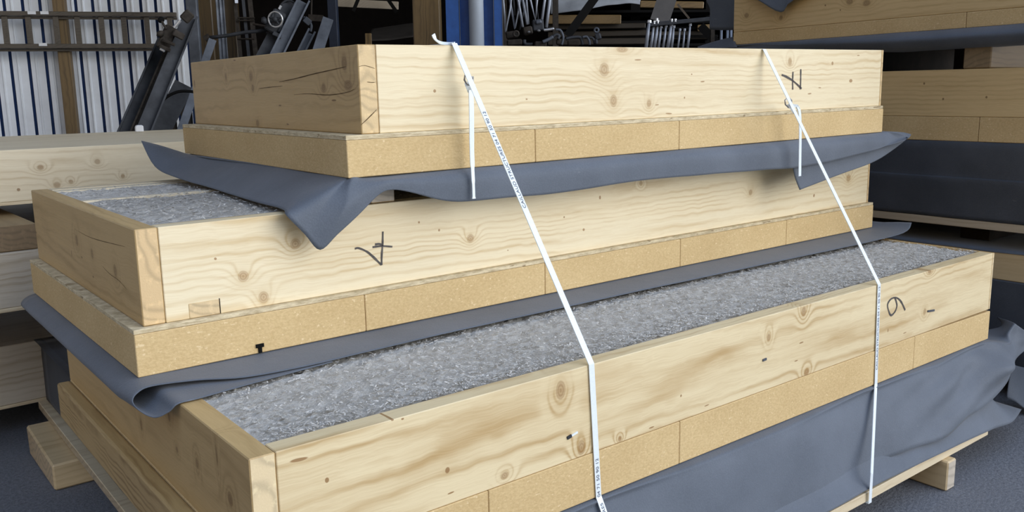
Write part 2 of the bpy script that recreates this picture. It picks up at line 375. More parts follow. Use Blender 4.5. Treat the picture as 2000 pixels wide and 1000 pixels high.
# scraps and staples on the front boards
def scrap(fb, mw, q0, q1, w, nm, mat):
    a_, b_ = loc_on(mw, q0, -.0016), loc_on(mw, q1, -.0016); d_ = (b_ - a_).normalized(); e_ = Vector((-d_.z, 0, d_.x)) * w
    mb = MB(); mb.bar(a_, b_, e_, Vector((0, .0012, 0))); mb.build(nm, mat, fb, local=True)
scrap(fb6, MW6, (1108, 856), (1116, 851), .0035, 'plastic_scrap', 'steel'); scrap(fb6, MW6, (1116.5, 851), (1128, 844), .002, 'plastic_scrap', 'strap')
scrap(fb6, MW6, (1812, 608), (1825, 606), .003, 'metal_clip', 'steel_light')
scrap(fb6, MW6, (1490, 704), (1497, 701), .003, 'metal_clip', 'steel_light')
for q in ((508, 681),):
    mb = MB(); p_ = loc_on(MW4, q, -.019); mb.box((p_.x - .009, p_.y - .002, p_.z + .003), (p_.x + .009, p_.y + .0008, p_.z + .011)); mb.box((p_.x - .004, p_.y - .002, p_.z - .009), (p_.x + .004, p_.y + .0008, p_.z + .0028)); mb.build('dark_nail_head', 'black', P4, local=True)
def crack(mw, board, pts, plane, w, nm='drying_crack'):
    L = spline([(loc_left(mw, q, -.0006) if plane == 'left' else loc_on(mw, q, -.0006)) for q in pts], 5); mb = MB()
    for i in range(len(L)):
        d_ = (L[min(i + 1, len(L) - 1)] - L[max(i - 1, 0)]).normalized()
        n_ = Vector((0, -d_.z, d_.y)) if plane == 'left' else Vector((-d_.z, 0, d_.x))
        k_ = w * .55 * (.25 + .75 * math.sin(math.pi * (i + .5) / len(L))) * (.8 + .5 * random.random())
        mb.v += [L[i] + n_ * k_, L[i] - n_ * k_]
        if i: j = len(mb.v); mb.f.append([j - 4, j - 3, j - 1, j - 2]); mb.mi.append(0)
    mb.build(nm, 'crack', board, local=True)
M['crack'] = plain('crack_shadow_brown', (.085, .05, .018), .9)
sb1 = [c_ for c_ in P1.children if c_.name.startswith('side_board')][0]
sb4 = [c_ for c_ in P4.children if c_.name.startswith('side_board')][0]
crack(MW1, sb1, [(676, 130), (650, 136), (610, 145), (575, 154), (545, 160)], 'left', .0022)
crack(MW1, sb1, [(552, 168), (530, 170), (506, 173)], 'left', .0014)
crack(MW1, sb1, [(574, 185), (600, 183), (628, 185), (650, 185), (678, 180), (692, 174)], 'left', .0014)
crack(MW1, sb1, [(705, 244), (716, 234), (728, 222), (736, 214)], 'front', .0016)
crack(MW1, sb1, [(700, 130), (712, 128), (724, 131), (733, 134)], 'front', .0010)
crack(MW1, sb1, [(717, 160), (725, 161), (733, 161)], 'front', .0012)
crack(MW4, sb4, [(150, 450), (172, 462), (196, 470), (220, 476), (244, 482)], 'left', .0010)
crack(MW4, sb4, [(200, 520), (214, 535), (232, 548), (248, 566)], 'left', .0010)
# chip filling
def chip_mat():
    n = NT('wood_chip_filling'); ob = n.tc.outputs['Object']
    g = n.t.nodes.new('ShaderNodeNewGeometry')
    r = g.outputs['Random Per Island']
    f = n.mr(n.noise(ob, 170, 4, .7), .32, .68)
    col = n.mix(f, (.42, .40, .365), (.82, .785, .72))
    col2 = n.mix(n.math('POWER', r, 2.2), (.46, .44, .40), (.88, .85, .78))
    col = n.mix(n.mr(r, 0, .001, 0, 1), col, n.mix(.8, col, col2))
    n.bump(f, .6, .004)
    return n.fin(col, .85, 0, .25)
M['chips'] = chip_mat()
def chips(P, x0, x1, y0, y1, z, nfl, dense, nx=180, ny=70):
    mb = MB(); rows = []
    for i in range(nx + 1):
        r = []
        for j in range(ny + 1):
            p = Vector((x0 + (x1 - x0) * i / nx, y0 + (y1 - y0) * j / ny, 0))
            p.z = z + .0045 * noise.noise(p * 40) + .004 * noise.noise(p * 110) + .003 * noise.noise(p * 6)
            r.append(p)
        rows.append(r)
    mb.grid(rows)
    for k in range(nfl):
        u = random.random() ** dense
        c = Vector((random.uniform(x0 + .008, x1 - .008), y0 + .008 + (y1 - y0 - .016) * u, 0)); c.z = z + .005 + .004 * noise.noise(c * 40) + random.random() * .003
        a = random.random() * 6.28; l = random.uniform(.002, .0055) * (2.4 if random.random() < .03 else 1); w = random.uniform(.0009, .0022)
        d = Vector((math.cos(a), math.sin(a), random.uniform(-.3, .3))) * l; e = Vector((-math.sin(a), math.cos(a), random.uniform(-.45, .45))) * w
        mb.add([c - d - e, c + d - e * .6, c + d + e * .6, c - d + e], [(0, 1, 2, 3)])
    o = mb.build('chip_filling', 'chips', P, local=True); o['kind'] = 'stuff'
    return o
chips(P6, T, 2.652, T, 1.27, .2 - .006, 34000, 1.7)
jy = .62
M['topwood'] = wood('joist_wood', 'X', (.80, .70, .50), (.55, .43, .26), seed=15)
MB().box((T + .001, jy, .03), (2.73, jy + .022, .1985)).build('inner_joist', 'topwood', P4, .001, local=True)
chips(P4, T, 2.735, T, jy, .2 - .006, 12000, .9, 150, 40)
chips(P4, T, 2.735, jy + .022, 1.0193 - T - .05, .2 - .006, 4000, 1, 150, 30)
MB().box((T + .001, 1.0193 - T - .05, .02), (2.73, 1.0193 - T - .001, .1985)).build('inner_joist', 'topwood', P4, .001, local=True)

# lowest panel, base board and bearers of the front stack
P5 = thing('timber_cassette', 'lowest panel of the front stack, hidden behind the hanging grey membrane', 'timber panel', (.11, -.03, .13))
MB().box((.11, .012, .2), (2.5, .055, .368)).build('front_board', 'board', P5, .002)
MB().box((.11, .0555, .2), (.155, 2.30, .368)).build('side_board', 's6', P5, .002)
MB().box((2.455, .0555, .2), (2.5, 2.30, .368)).build('side_board', 's6', P5, .002)
MB().box((.1555, 2.255, .2), (2.4545, 2.30, .368)).build('back_board', 'board', P5, .002)
MB().box((.11, .0, .1305), (2.5, 2.30, .1995)).build('fibreboard_base', 'fibre', P5, .002)
bb = MB(); bb.box((.068, -.101, .1), (2.489, 2.32, .129)); tag(bb.build('base_board', 'board', None, .002), 'pale base board on the asphalt bearers, below the hanging grey membrane', 'board')
b = MB().box((2.173, -.121, .002), (2.226, 2.3, .0995)); tag(b.build('bearer_block', 'blockwood', None, .004), 'wooden bearer block sticking out under the right end of the base board', 'wood block', 'bearers under the base board')
b = MB(); b.hexa([(-.005, 1.73, .002), (.5, 1.73, .002), (.5, 2.12, .002), (-.008, 2.12, .002), (-.005, 1.73, .09), (.5, 1.73, .0995), (.5, 2.16, .0995), (-.004, 2.16, .0995)])
tag(b.build('bearer_block', 'blockwoodx', None, .006), 'chunky brown bearer block on the ground under the left edge of the base board', 'wood block', 'bearers under the base board')
for nm, x in (('a', .56), ('b', 2.15)):
    t = MB(); t.box((x - .032, .60, 1.0052 + .0021 * x), (x + .032, 1.5, 1.072 + .0021 * x))
    t.box((x - .025, .522, 1.0052 + .0021 * x), (x + .04, .5995, 1.036 + .0021 * x))
    tag(t.build('spacer_block', 'blockwood', None, .002), 'small wooden spacer peeking out below the top grey membrane, between its two drooping folds' if nm == 'a' else 'wooden spacer between the two upper panels, behind the right strap', 'wood block', 'spacers between the upper panels')

# ------------------------------------------------------------------ membranes of the front stack
def F1(x): return .4577 - .0285 * (x - .4876)
def Z1(x): return 1.0755 + .0072 * (x - .4876)
def oy(q, off):
    p = on(q, 1, .43)
    for _ in range(3): p = on(q, 1, F1(p.x) + off)
    return p
st = []
def left(y, Mz, Mx, O, zi=None):
    st.append([(.62, y, 1.0735), (.47, y, 1.0745), (.446 + .0285 * (y - .46), y, Z1(.45)), (Mx, y, Mz), O])
left(1.63, 1.104, .405, (.335, 1.62, 1.125))
left(1.50, 1.068, .400, (.33, 1.49, 1.054))
left(1.36, 1.043, .405, (.35, 1.36, 1.027))
left(1.08, 1.046, .41, (.362, 1.075, 1.012))
left(.80, 1.050, .395, (.332, .774, 1.012))
left(.60, 1.050, .385, (.318, .54, 1.012))
st.append([(.60, .52, 1.0735), (.47, .50, 1.0745), (.446, .485, Z1(.45)), (.372, .475, 1.045), (.298, .468, 1.006)])
st.append([(.60, .50, 1.0735), (.48, .47, 1.0745), (.447, .452, 1.073), (.405, .435, 1.012), tuple(on((625, 488), 1, .45))])
a_, b_ = Vector((.298, .468, 1.006)), on((625, 488), 1, .45)
st.insert(-1, [(.60, .51, 1.0735), (.475, .485, 1.0745), (.4465, .468, 1.0735), (.39, .452, 1.03), tuple(a_.lerp(b_, .55))])
st.append([(.60, .50, 1.0735), (.49, .465, 1.0745), (.455, .450, 1.073), (.425, .428, 1.02), tuple(b_.lerp(oy((700, 420), -.028), .45))])
def fr(q, x, off=-.028, mz=None):
    o = oy(q, off); z = Z1(x)
    st.append([(x + .03 if x < .6 else x, F1(x) + .06, z - .002), (x, F1(x) + .02, z - .001), (x, F1(x) - .006, z - .003), (x, F1(x) - .026, (z * 2 + o.z) / 3), tuple(o)])
for q, x in [((700, 420), .475), ((740, 379), .515), ((765, 370), .545), ((800, 375), .592), ((870, 392), .69), ((925, 393), .775), ((1010, 384), .91), ((1100, 376), 1.07), ((1240, 354), 1.34), ((1370, 342), 1.63), ((1500, 331), 1.94), ((1550, 328), 2.08), ((1612, 317), 2.26), ((1675, 302), 2.45)]: fr(q, x)
e1, e2 = oy((1725, 287), -.028), oy((1767, 266), -.02)
st.append([(2.54, F1(2.6) + .06, 1.089), (2.58, F1(2.6) + .02, 1.09), (2.61, F1(2.6) - .004, 1.088), (2.64, F1(2.6) - .022, 1.06), tuple(e1)])
st.append([(2.54, F1(2.6) + .12, 1.089), (2.59, F1(2.6) + .06, 1.09), (2.66, F1(2.7) + .02, 1.09), (2.75, F1(2.75), 1.083), tuple(e2)])
st.append([(2.54, .8, 1.089), (2.60, .8, 1.09), (2.68, .8, 1.088), (2.78, .8, 1.08), (2.86, .8, 1.07)])
mb = MB(); cloth_grid(mb, st, 5, 6, .0016)
st = []
for qa, qb in [((1548, 324), (1562, 371)), ((1580, 318), (1590, 360)), ((1612, 313), (1640, 341)), ((1675, 298), (1702, 318)), ((1725, 283), (1742, 294)), ((1764, 267), (1773, 270))]:
    a, c = oy(qa, -.016), oy(qb, -.018); md = (a + c) / 2 + Vector((0, .004, 0)); st.append([tuple(a), tuple(md), tuple(c)])
cloth_grid(mb, st, 5, 6, .0012)
tag(mb.build('membrane_sheet', 'membrane', None, 0, True, .0022), 'grey membrane sheet drooping from under the topmost panel, pointed flap at left', 'membrane')

st = []
colsM2 = [  # x, z back, z front, y front
    (2.86, .716, .728, .40), (2.75, .7085, .704, .372), (2.44, .708, .6985, .37), (1.9, .707, .697, .38), (1.42, .706, .6965, .386), (1.05, .705, .6960, .388), (.69, .7045, .6960, .387), (.45, .704, .6960, .378), (.28, .7038, .6965, .370), (.148, .7037, .698, .379), (.061, .7036, .7015, .415), (-.02, .7036, .7035, .432),
    (-.052, .696, .7005, .42), (-.068, .680, .691, .40), (-.060, .663, .676, .375), (-.042, .655, .667, .352), (-.020, .668, .677, .338), (-.004, .6895, .6905, .332), (.035, .6905, .691, .334), (.10, .6908, .692, .342), (.23, .6908, .6925, .358), (.34, .6908, .692, .372)]
for (x, zb, zf, yf) in colsM2:
    st.append([(x, yf, zf), (x, yf + .05, (zf * .7 + zb * .3)), (x, .50, (zf * .25 + zb * .75)), (x, .56, zb), (x, .9, zb), (x, 1.2, zb), (x, 1.52, zb)])
mb = MB(); cloth_grid(mb, st, 5, 5, .0008)
tag(mb.build('membrane_sheet', 'membrane', None, 0, True, .002), 'thin grey membrane sheet folded over under the middle panel, open tube at its left corner', 'membrane')

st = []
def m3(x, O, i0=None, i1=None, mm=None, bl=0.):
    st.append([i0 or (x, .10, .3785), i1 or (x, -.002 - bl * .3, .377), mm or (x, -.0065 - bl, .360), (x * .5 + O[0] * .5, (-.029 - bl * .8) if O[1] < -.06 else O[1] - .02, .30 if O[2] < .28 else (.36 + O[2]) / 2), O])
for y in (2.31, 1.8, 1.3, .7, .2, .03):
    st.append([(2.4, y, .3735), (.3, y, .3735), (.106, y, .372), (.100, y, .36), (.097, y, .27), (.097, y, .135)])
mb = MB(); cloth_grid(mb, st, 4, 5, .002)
tag(mb.build('membrane_sheet', cloth_mat('shade_black_membrane', (.012, .013, .016), (.019, .020, .024), .8), None, 0, True, .002), 'membrane wrapping the top and left side of the lowest front panel, shade painted in as black', 'membrane')  # near-black colour paints in the unlit gap beside the lowest panel
st = []
for x, bl in ((.2, .02), (.5, .02), (.72, 0), (.84, 0), (1.06, .022)): m3(x, (x, -.066, .2), bl=bl)
for q, x in [((1537, 997), 1.347), ((1607, 962), 1.508), ((1717, 902), 1.79), ((1770, 880), 1.94), ((1850, 845), 2.195), ((1880, 821), 2.30)]: m3(x, tuple(on(q, 1, -.066 if x < 1.9 else -.08)), bl={1.347: .024, 1.508: .022, 2.195: .012, 2.30: .016}.get(x, 0))
m3(2.46, tuple(on((1922, 793), 1, -.08)))
m3(2.58, tuple(on((1962, 745), 1, -.06)))
m3(2.66, tuple(on((1980, 706), 1, -.04)), None, (2.65, .0, .377), (2.67, -.03, .365))
T_ = lambda q, y: tuple(on(q, 1, y))
st.append([(2.66, .16, .36), T_((1957, 667), -.01), T_((1970, 673), -.025), T_((1985, 679), -.03), T_((2000, 684), -.03)])
st.append([T_((1950, 640), .1), T_((1965, 650), -.005), T_((1982, 656), -.02), T_((2003, 664), -.03), T_((2025, 668), -.03)])
st.append([T_((1948, 619), .2), T_((1977, 629), .0), T_((1989, 637), -.02), T_((2004, 647), -.03), T_((2035, 660), -.03)])
def drape(p, t):
    if p.y > .01 or p.z > .372: return
    k = min(1, max(0, (.372 - p.z) / .06)) * min(1, abs(p.x - .78) / .12) * min(1, abs(p.x - 1.84) / .12)
    w_ = min(1, max(0, (p.x - 1.9) / .3))
    q = p.z - .26 * p.x
    k *= math.sin(math.pi * min(1, max(0, (t - .25) / .75)))
    p.y -= k * (.020 * w_ * (.5 + .5 * math.sin(q * 62 + .5)) + .009 * (1 - w_) * (noise.noise(Vector((p.x * 3 + p.z * 5, p.z * 2, 3))) + .1))
mb = MB(); cloth_grid(mb, st, 7, 7, .0015, drape)
tag(mb.build('membrane_sheet', 'membrane', None, 0, True, .0022), 'large grey membrane sheet hanging down in front below the lower panel, crossed by both straps', 'membrane')
st = []
for x in (.1, .7, 1.2): st.append([(x, -.03, .26), (x, -.06, .19), (x, -.092, .145)])
for q, x in [((1617, 1000), 1.52), ((1705, 951), 1.746), ((1800, 904), 2.03), ((1880, 865.5), 2.28), ((1931, 842), 2.46), ((1945, 836), 2.5)]: st.append([(x, -.03, .26), (x, -.062, .19), tuple(on(q, 1, -.106))])
st.append([(2.56, -.03, .24), (2.6, -.07, .18), tuple(on((1977, 824), 1, -.11))])
st.append([(2.62, .1, .2), (2.68, .03, .16), tuple(on((1995, 800), 1, -.05))])
mb = MB(); cloth_grid(mb, st, 5, 6, .0006)
tag(mb.build('membrane_sheet', 'membrane', None, 0, True, .002), 'lower grey membrane layer ending along the base board, beneath the large hanging sheet', 'membrane')

# ------------------------------------------------------------------ straps
def ribbon(mb, pts, w, nv=None, th=.0009):
    pts = [Vector(p) for p in pts]; n = len(pts); vs = []
    for i, p in enumerate(pts):
        d = (pts[min(i + 1, n - 1)] - pts[max(i - 1, 0)]).normalized()
        v = (CAM - p).normalized() if nv is None else Vector(nv[i] if isinstance(nv, list) else nv)
        e = d.cross(v); e.normalize(); nn = e.cross(d).normalized()
        ww = w[i] if isinstance(w, (list, tuple)) else w
        vs += [p - e * ww / 2 + nn * th, p + e * ww / 2 + nn * th, p + e * ww / 2 - nn * th, p - e * ww / 2 - nn * th]
    fs = [(0, 3, 2, 1), tuple(4 * (n - 1) + k for k in range(4))]
    for i in range(n - 1):
        for j in range(4): fs.append((4 * i + j, 4 * i + (j + 1) % 4, 4 * i + 4 + (j + 1) % 4, 4 * i + 4 + j))
    return mb.add(vs, fs)
TXT = 'CAILLAUD STRUCTURES 04 71 50 90 12'
def text_mesh(parent, start, d, size_len, nrm, h, body=TXT):
    cu = bpy.data.curves.new('printed_text', 'FONT'); cu.body = body; cu.size = 1
    o = bpy.data.objects.new('tmp_text', cu); COL.objects.link(o)
    bpy.context.view_layer.update()
    dg = bpy.context.evaluated_depsgraph_get(); me = bpy.data.meshes.new_from_object(o.evaluated_get(dg))
    COL.objects.unlink(o); bpy.data.objects.remove(o)
    xs = [v.co.x for v in me.vertices]; L = max(xs)
    d = Vector(d).normalized(); nrm = Vector(nrm).normalized(); e2 = nrm.cross(d).normalized(); nrm = d.cross(e2)
    inv = MW[parent.name].inverted()
    for v in me.vertices:
        p = Vector(start) + d * (v.co.x * size_len / L) + e2 * ((v.co.y - .35) * h / .7) + nrm * .0016
        v.co = inv @ p
    me.materials.clear(); me.materials.append(M['strap_ink'])
    q = bpy.data.objects.new('printed_text', me); COL.objects.link(q); q.parent = parent
    return q
W = .0155
def strap(label, qtop, qedge, qfib, bot):
    top = on(qtop, 1, F1(on(qtop, 1, .45).x) + .0075); top.z += .0025; top.y -= .003
    edge = on(qedge, 1, -.003); edge.z = .6895
    bot = Vector(bot)
    t = thing('packing_strap', label, 'strap', tuple(bot))
    back = Vector((top.x, 1.655, top.z + .001))
    fbot = Vector((on(qfib, 1, -.0055).x, -.0055, .383))
    wy = fbot.lerp(bot, .82); wy.y = -.1125; bot.y = -.1085
    if qtop[0] > 1000: wy.x = on((1702.5, 925), 1, wy.y).x; wy.z = on((1702.5, 925), 1, wy.y).z; bot.x = on((1700, 970), 1, bot.y).x
    path = [Vector((top.x, 1.66, 1.10)), back, top, edge, fbot, wy, bot, Vector((bot.x, .3, .098))]
    nv = [Vector((0, 1, 0)), Vector((0, .7, .7)), Vector((0, -.6, .8)), Vector((0, -.8, .6)), Vector((0, -1, 0)), Vector((0, -1, 0)), Vector((0, -.8, -.6)), Vector((0, 0, -1))]
    mb = MB(); ribbon(mb, path, W, nv); mb.build('band', 'strap', t)
    return t, top, edge, fbot, bot
s1, top1, edge1, fb1b, bot1 = strap('left white strap over the front stack, long loose tail hanging from its buckle', (886, 87), (1155, 714), (1169, 967), (.797, -.106, .0985))
s2, top2, edge2, fb2b, bot2 = strap('right white strap over the front stack, short tail, beside the marked six', (1491, 98), (1717, 556), (1711, 744), (1.757, -.106, .0985))
def onpath(a, b, py):           # point of the taut band at a photo row
    best = None
    for i in range(401):
        p = a.lerp(b, i / 400); v = p - CAM; z = v.dot(FW); y = CY - F_PX * v.dot(UPV) / z
        if best is None or abs(y - py) < best[0]: best = (abs(y - py), p)
    return best[1]
nA = Vector((0, -.8, .6))
d1 = (top1 - edge1).normalized(); d2 = (top2 - edge2).normalized()
p = onpath(top1, edge1, 408); text_mesh(s1, p, d1, (onpath(top1, edge1, 218) - p).length, nA, .0082)
dl = (edge1 - bot1).normalized(); dl = (edge1 - fb1b).normalized()
pe = onpath(edge1, bot1, 892); Lt = (onpath(top1, edge1, 218) - onpath(top1, edge1, 408)).length
dd = (fb1b - bot1).normalized()
text_mesh(s1, onpath(edge1, fb1b, 895) - dl * Lt * .36, dl, Lt * .36, (0, -1, 0), .0078, '04 71 50 90 12')
wy1 = fb1b.lerp(bot1, .82); wy1.y = -.1125; dw = (fb1b - wy1).normalized()
text_mesh(s1, fb1b.lerp(wy1, .06) - dw * Lt * .6, dw, Lt * .6, (0, -1, .35), .0078, 'CAILLAUD STRUCTURES')
dl2 = (edge2 - fb2b).normalized()
text_mesh(s2, edge2 - dl2 * (Lt + .006), dl2, Lt, (0, -1, 0), .0078)
# buckles
def wire_buckle(strp, qs, yoff, r):
    pts = [oy(q, yoff) for q in qs]
    mb = MB(); mb.tube(pts, r, 8, True); mb.build('wire_buckle', 'wire', strp, smooth=True)
wire_buckle(s1, [(908, 148), (924, 151), (923.5, 161), (918, 166), (911, 163), (907, 156)], -.034, .0024)
wire_buckle(s2, [(1540, 190), (1546, 196), (1546.5, 204), (1540, 210), (1534, 204), (1533, 196)], -.062, .0024)
mb = MB(); ribbon(mb, [oy((914, 160), -.028), oy((917, 168), -.034), oy((921, 178), -.03)], .019); ribbon(mb, [oy((924, 164), -.03), oy((921, 172), -.036), oy((918, 180), -.03)], .012)
mb.build('strap_knot', 'strap', s1)
mb = MB(); ribbon(mb, [oy((1540, 203), -.05), oy((1547, 212), -.056), oy((1553, 220), -.05)], .012); ribbon(mb, [oy((1545, 206), -.058), oy((1556, 207), -.06), oy((1560, 214), -.062)], .010)
mb.build('strap_knot', 'strap', s2)
mb = MB(); ribbon(mb, spline([oy(q, o) for q, o in [((920, 176), -.034), ((921, 230), -.036), ((921.5, 290), -.034), ((923, 330), -.036), ((924.5, 360), -.04), ((925.5, 388), -.042)]], 4), [.0145] * 8 + [.0135] * 4 + [.010] * 4 + [.008] * 4 + [.0105], Vector((.1, -1, .2)))
mb.build('strap_tail', 'strap', s1)
mb = MB(); ribbon(mb, spline([oy(q, o) for q, o in [((1558, 208), -.062), ((1562, 222), -.066), ((1563, 260), -.066), ((1562.5, 300), -.066), ((1562, 344), -.068)]], 4), [.012] + [.0155] * 16, Vector((.1, -1, .2)))
mb.build('strap_tail', 'strap', s2)
mb = MB(); ribbon(mb, spline([on(q, 1, y) for q, y in [((887, 84.5), .455), ((875, 85.5), .47), ((860, 83.5), .48), ((851, 77), .48), ((846, 67), .48)]], 5), .011, Vector((-.25, -.55, .75)))
mb.build('loose_end', 'strap', s1)

# ------------------------------------------------------------------ left stack behind
LS = Matrix.Translation((.04, 2.34, 0)) @ Matrix.Rotation(.035, 4, 'Z')
kA = [(.13, .13, .012, .010, 'k'), (.05, .055, .006, .006, 'p'), (.33, .14, .01, .01, 'k'), (.23, .07, .008, .008, 'k'), (.18, .06, .012, .012, 'k'), (.42, .075, .008, .008, 'k')]
M['wL'] = wood('weathered_spruce', 'X', (.72, .62, .44), (.48, .36, .20), seed=9.1, ring=6, knots=kA, across=5, kcol=(.28, .17, .08), blot=.7)
M['wL2'] = wood('grey_spruce', 'X', (.56, .49, .38), (.36, .28, .18), seed=14.2, ring=7, across=7, blot=.8, amt=.55)
def lpanel(label, z0, z1, strip, mat, x0=-2.4, x1=1.3, y0=0, D=1.35):
    P = thing('timber_cassette', label, 'timber panel', mat=LS @ Matrix.Translation((x0, y0, z0)), group='timber panels of the left stack')
    Lx = x1 - x0
    MB().box((0, 0, strip), (Lx, T, z1 - z0)).build('front_board', mat, P, .002, local=True)
    MB().box((0, T + .0008, strip), (Lx, D, z1 - z0 - .001)).build('panel_body', mat, P, .002, local=True)
    MB().box((0, -.002, 0), (Lx, D, strip - .0008)).build('base_ply', 'board', P, .001, local=True)
    return P
# front board u coordinates start at the panel's left end
kA2 = [(k[0] + 2.4, k[1], k[2], k[3], k[4]) for k in kA]
M['wL'] = wood('weathered_spruce_face', 'X', (.74, .64, .45), (.48, .36, .20), seed=9.1, ring=8, knots=kA2, across=6, along=.35, kcol=(.28, .17, .08), blot=.7)
lpanel('upper pale timber panel of the left stack, broad flat top, white block on it', .880, 1.080, .012, 'wL')
lpanel('middle greyish timber panel of the left stack, half hidden behind the front stack', .552, .752, .014, 'wL2', y0=-.31, D=1.6)
lpanel('lowest timber panel of the left stack, at the left edge near the ground', .121, .36, .013, 'wL2', D=1.2)
def lblock(label, x0, x1, y0, y1, z0, z1, mat='blockwood'):
    b = MB().box((x0, y0, z0), (x1, y1, z1)); b.v = [LS @ v for v in b.v]
    tag(b.build('bearer_beam', mat, None, .003), label, 'wood beam', 'bearers in the left stack')
M['bearer'] = wood('shaded_bearer_wood', 'Y', (.27, .185, .09), (.13, .085, .04), (.22, .15, .08), seed=51)  # block wood darkened, shade below the upper panel put into its colour
lblock('brown bearer beam under the upper panel of the left stack', -.09, .035, -.285, 1.25, .754, .842, 'bearer')
lblock('hidden bearer beam under the upper panel farther left', -1.6, -1.45, .05, 1.25, .754, .878)
lblock('dark bearer beam under the middle panel of the left stack', -.5, -.38, .1, 1.15, .362, .550)
lblock('dark bearer beam under the far left of the middle panel', -1.7, -1.55, .1, 1.15, .362, .550)
lblock('ground bearer below the lowest panel of the left stack', -.6, -.45, .05, 1.15, .002, .119)
lblock('ground bearer below the far left of the lowest panel', -1.9, -1.75, .05, 1.15, .002, .119)
p = on((271, 257.5), 2, 1.081); 
mb = MB(); mb.prism([(-.021, 0), (.021, 0), (.021, .028), (.017, .034), (-.013, .034), (-.021, .026)], p + Vector((-.0, -.02, .0005)), p + Vector((.01, .03, .0005)), (.79, -.6, 0), (0, 0, 1))
tag(mb.build('white_block', 'white', None, .004, seg=2), 'small white block lying on top of the left stack by the leaning beams', 'block')

# ------------------------------------------------------------------ right stack
XR = 3.2
kr = [(.30, .10, .004, .005, 'p'), (.5, .05, .006, .006, 'p')]
M['wR'] = wood('stored_spruce', 'Y', (.70, .51, .25), (.42, .27, .10), seed=17.3, ring=6, across=5, knots=[(-0.5 + 1.2, .09, .012, .02, 'k')], kcol=(.3, .18, .08))
def rpanel(label, mw, D, zt, hf, Lx=1.9, joint=None, knots=(), mat=None, seed=1.):
    P = thing('timber_cassette', label, 'timber panel', mat=mw, group='timber panels of the right stack')
    km = wood('stored_spruce_face', 'Y', (.70, .51, .25), (.42, .27, .10), seed=seed, ring=6, across=5, knots=knots, kcol=(.22, .13, .05))
    MB().box((0, 0, hf), (T, D, hf + zt)).build('side_board', km, P, .002, local=True)
    MB().box((T + .001, 0, hf), (Lx, T, hf + zt)).build('end_board', 'board', P, .002, local=True)
    MB().box((T + .001, D - T, hf), (Lx, D, hf + zt)).build('end_board', 'board', P, .002, local=True)
    MB().box((T + .001, T + .001, hf), (Lx, D - T - .001, hf + zt - .01)).build('filling', 'chips', P, local=True)
    js = [0] + ([joint] if joint else []) + [D]
    for i in range(len(js) - 1):
        MB().box((-.002, js[i] + .001, 0), (Lx, js[i + 1] - .001, hf - .001)).build('fibreboard_strip', 'fibre', P, .002, local=True)
    return P
MR1 = Matrix.Translation((XR, -.3, 1.488)) @ Matrix.Rotation(-.0103, 4, 'X')
c = lambda q: (MR1.inverted() @ on(q, 0, XR))
kk = [(c(q).y, c(q).z, a, b2, k) for q, a, b2, k in [((1458, 30), .012, .013, 'k'), ((1660, 3), .016, .014, 'k'), ((1693, 5), .018, .014, 'k'), ((1525, 35), .01, .01, 'k'), ((1612, 10), .004, .004, 'p'), ((1642, 20), .003, .004, 'p')]]
rpanel('uppermost timber panel of the right stack, cut off by the picture top', MR1, 1.85, .2, .062, joint=c((1888, 30)).y, knots=kk, seed=17.3)
MR2 = Matrix.Translation((XR, -.3, 1.030))
c2 = lambda q: (MR2.inverted() @ on(q, 0, XR))
kk = [(c2(q).y, c2(q).z, .004, .005, 'p') for q in [(1805, 163), (1842, 193), (1926, 190)]]
rpanel('second timber panel of the right stack, just above the tall black wrapped panel', MR2, 1.85, .19, .099, joint=c2((1912, 250)).y, knots=kk, seed=21.7)
t = thing('wrapped_bundle', 'tall panel wrapped in black membrane in the right stack', 'timber panel', (XR, -.3, .712))
st = []
for i in range(25):
    y = -.3 + 1.85 * i / 24
    st.append([(XR + .05, y, 1.0285), (XR - .002, y, 1.027), (XR - .006, y, .96), (XR - .004 - .006 * noise.noise(Vector((y * 4, 0, 0))), y, .885), (XR - .012 - .004 * noise.noise(Vector((y * 3, 2, 0))), y, .877), (XR - .006, y, .80), (XR - .004, y, .713)])
mb = MB(); cloth_grid(mb, st, 2, 4, .0015); mb.build('black_wrapping', 'black_membrane', t, 0, True, .002)
MB().box((XR + .006, -.29, .7125), (XR + 1.9, 1.55, 1.025)).build('panel_body', 'dark', t, .003)
b = MB().box((XR - .004, -.35, .679), (XR + 1.9, 1.6, .7115)); tag(b.build('base_board', wood('stack_board', 'Y', (.50, .42, .30), (.34, .26, .16), seed=4.4), None, .002), 'thin wooden board below the tall black wrapped panel of the right stack', 'board')
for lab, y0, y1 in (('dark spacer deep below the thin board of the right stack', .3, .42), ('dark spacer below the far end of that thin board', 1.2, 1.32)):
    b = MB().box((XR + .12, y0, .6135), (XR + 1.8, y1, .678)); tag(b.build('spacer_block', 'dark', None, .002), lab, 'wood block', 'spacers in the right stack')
P = thing('timber_cassette', 'low timber panel of the right stack, behind the marked six, black cover below', 'timber panel', (XR, -.3, .1))
MB().box((XR - .002, -.3, .4825), (XR + 1.85, 1.75, .598)).build('side_board', wood('low_spruce', 'Y', (.62, .47, .26), (.38, .25, .11), seed=31, ring=6), P, .003)
st = []
for i in range(15):
    y = -.32 + 2.05 * i / 14
    st.append([(XR + .8, y, .600), (XR + .15, y, .602), (XR + .03, y, .603), (XR + .003, y, .601), (XR - .004, y, .592 + .003 * noise.noise(Vector((y * 5, 0, 0))))])
mb = MB(); cloth_grid(mb, st, 2, 4, .0015); mb.build('top_membrane', 'membrane', P, 0, True, .002)
mb = MB(); mb.box((XR - .006, -.3, .1005), (XR + 1.85, 1.75, .4815)); mb.build('black_cover', 'black_membrane', P, .004)
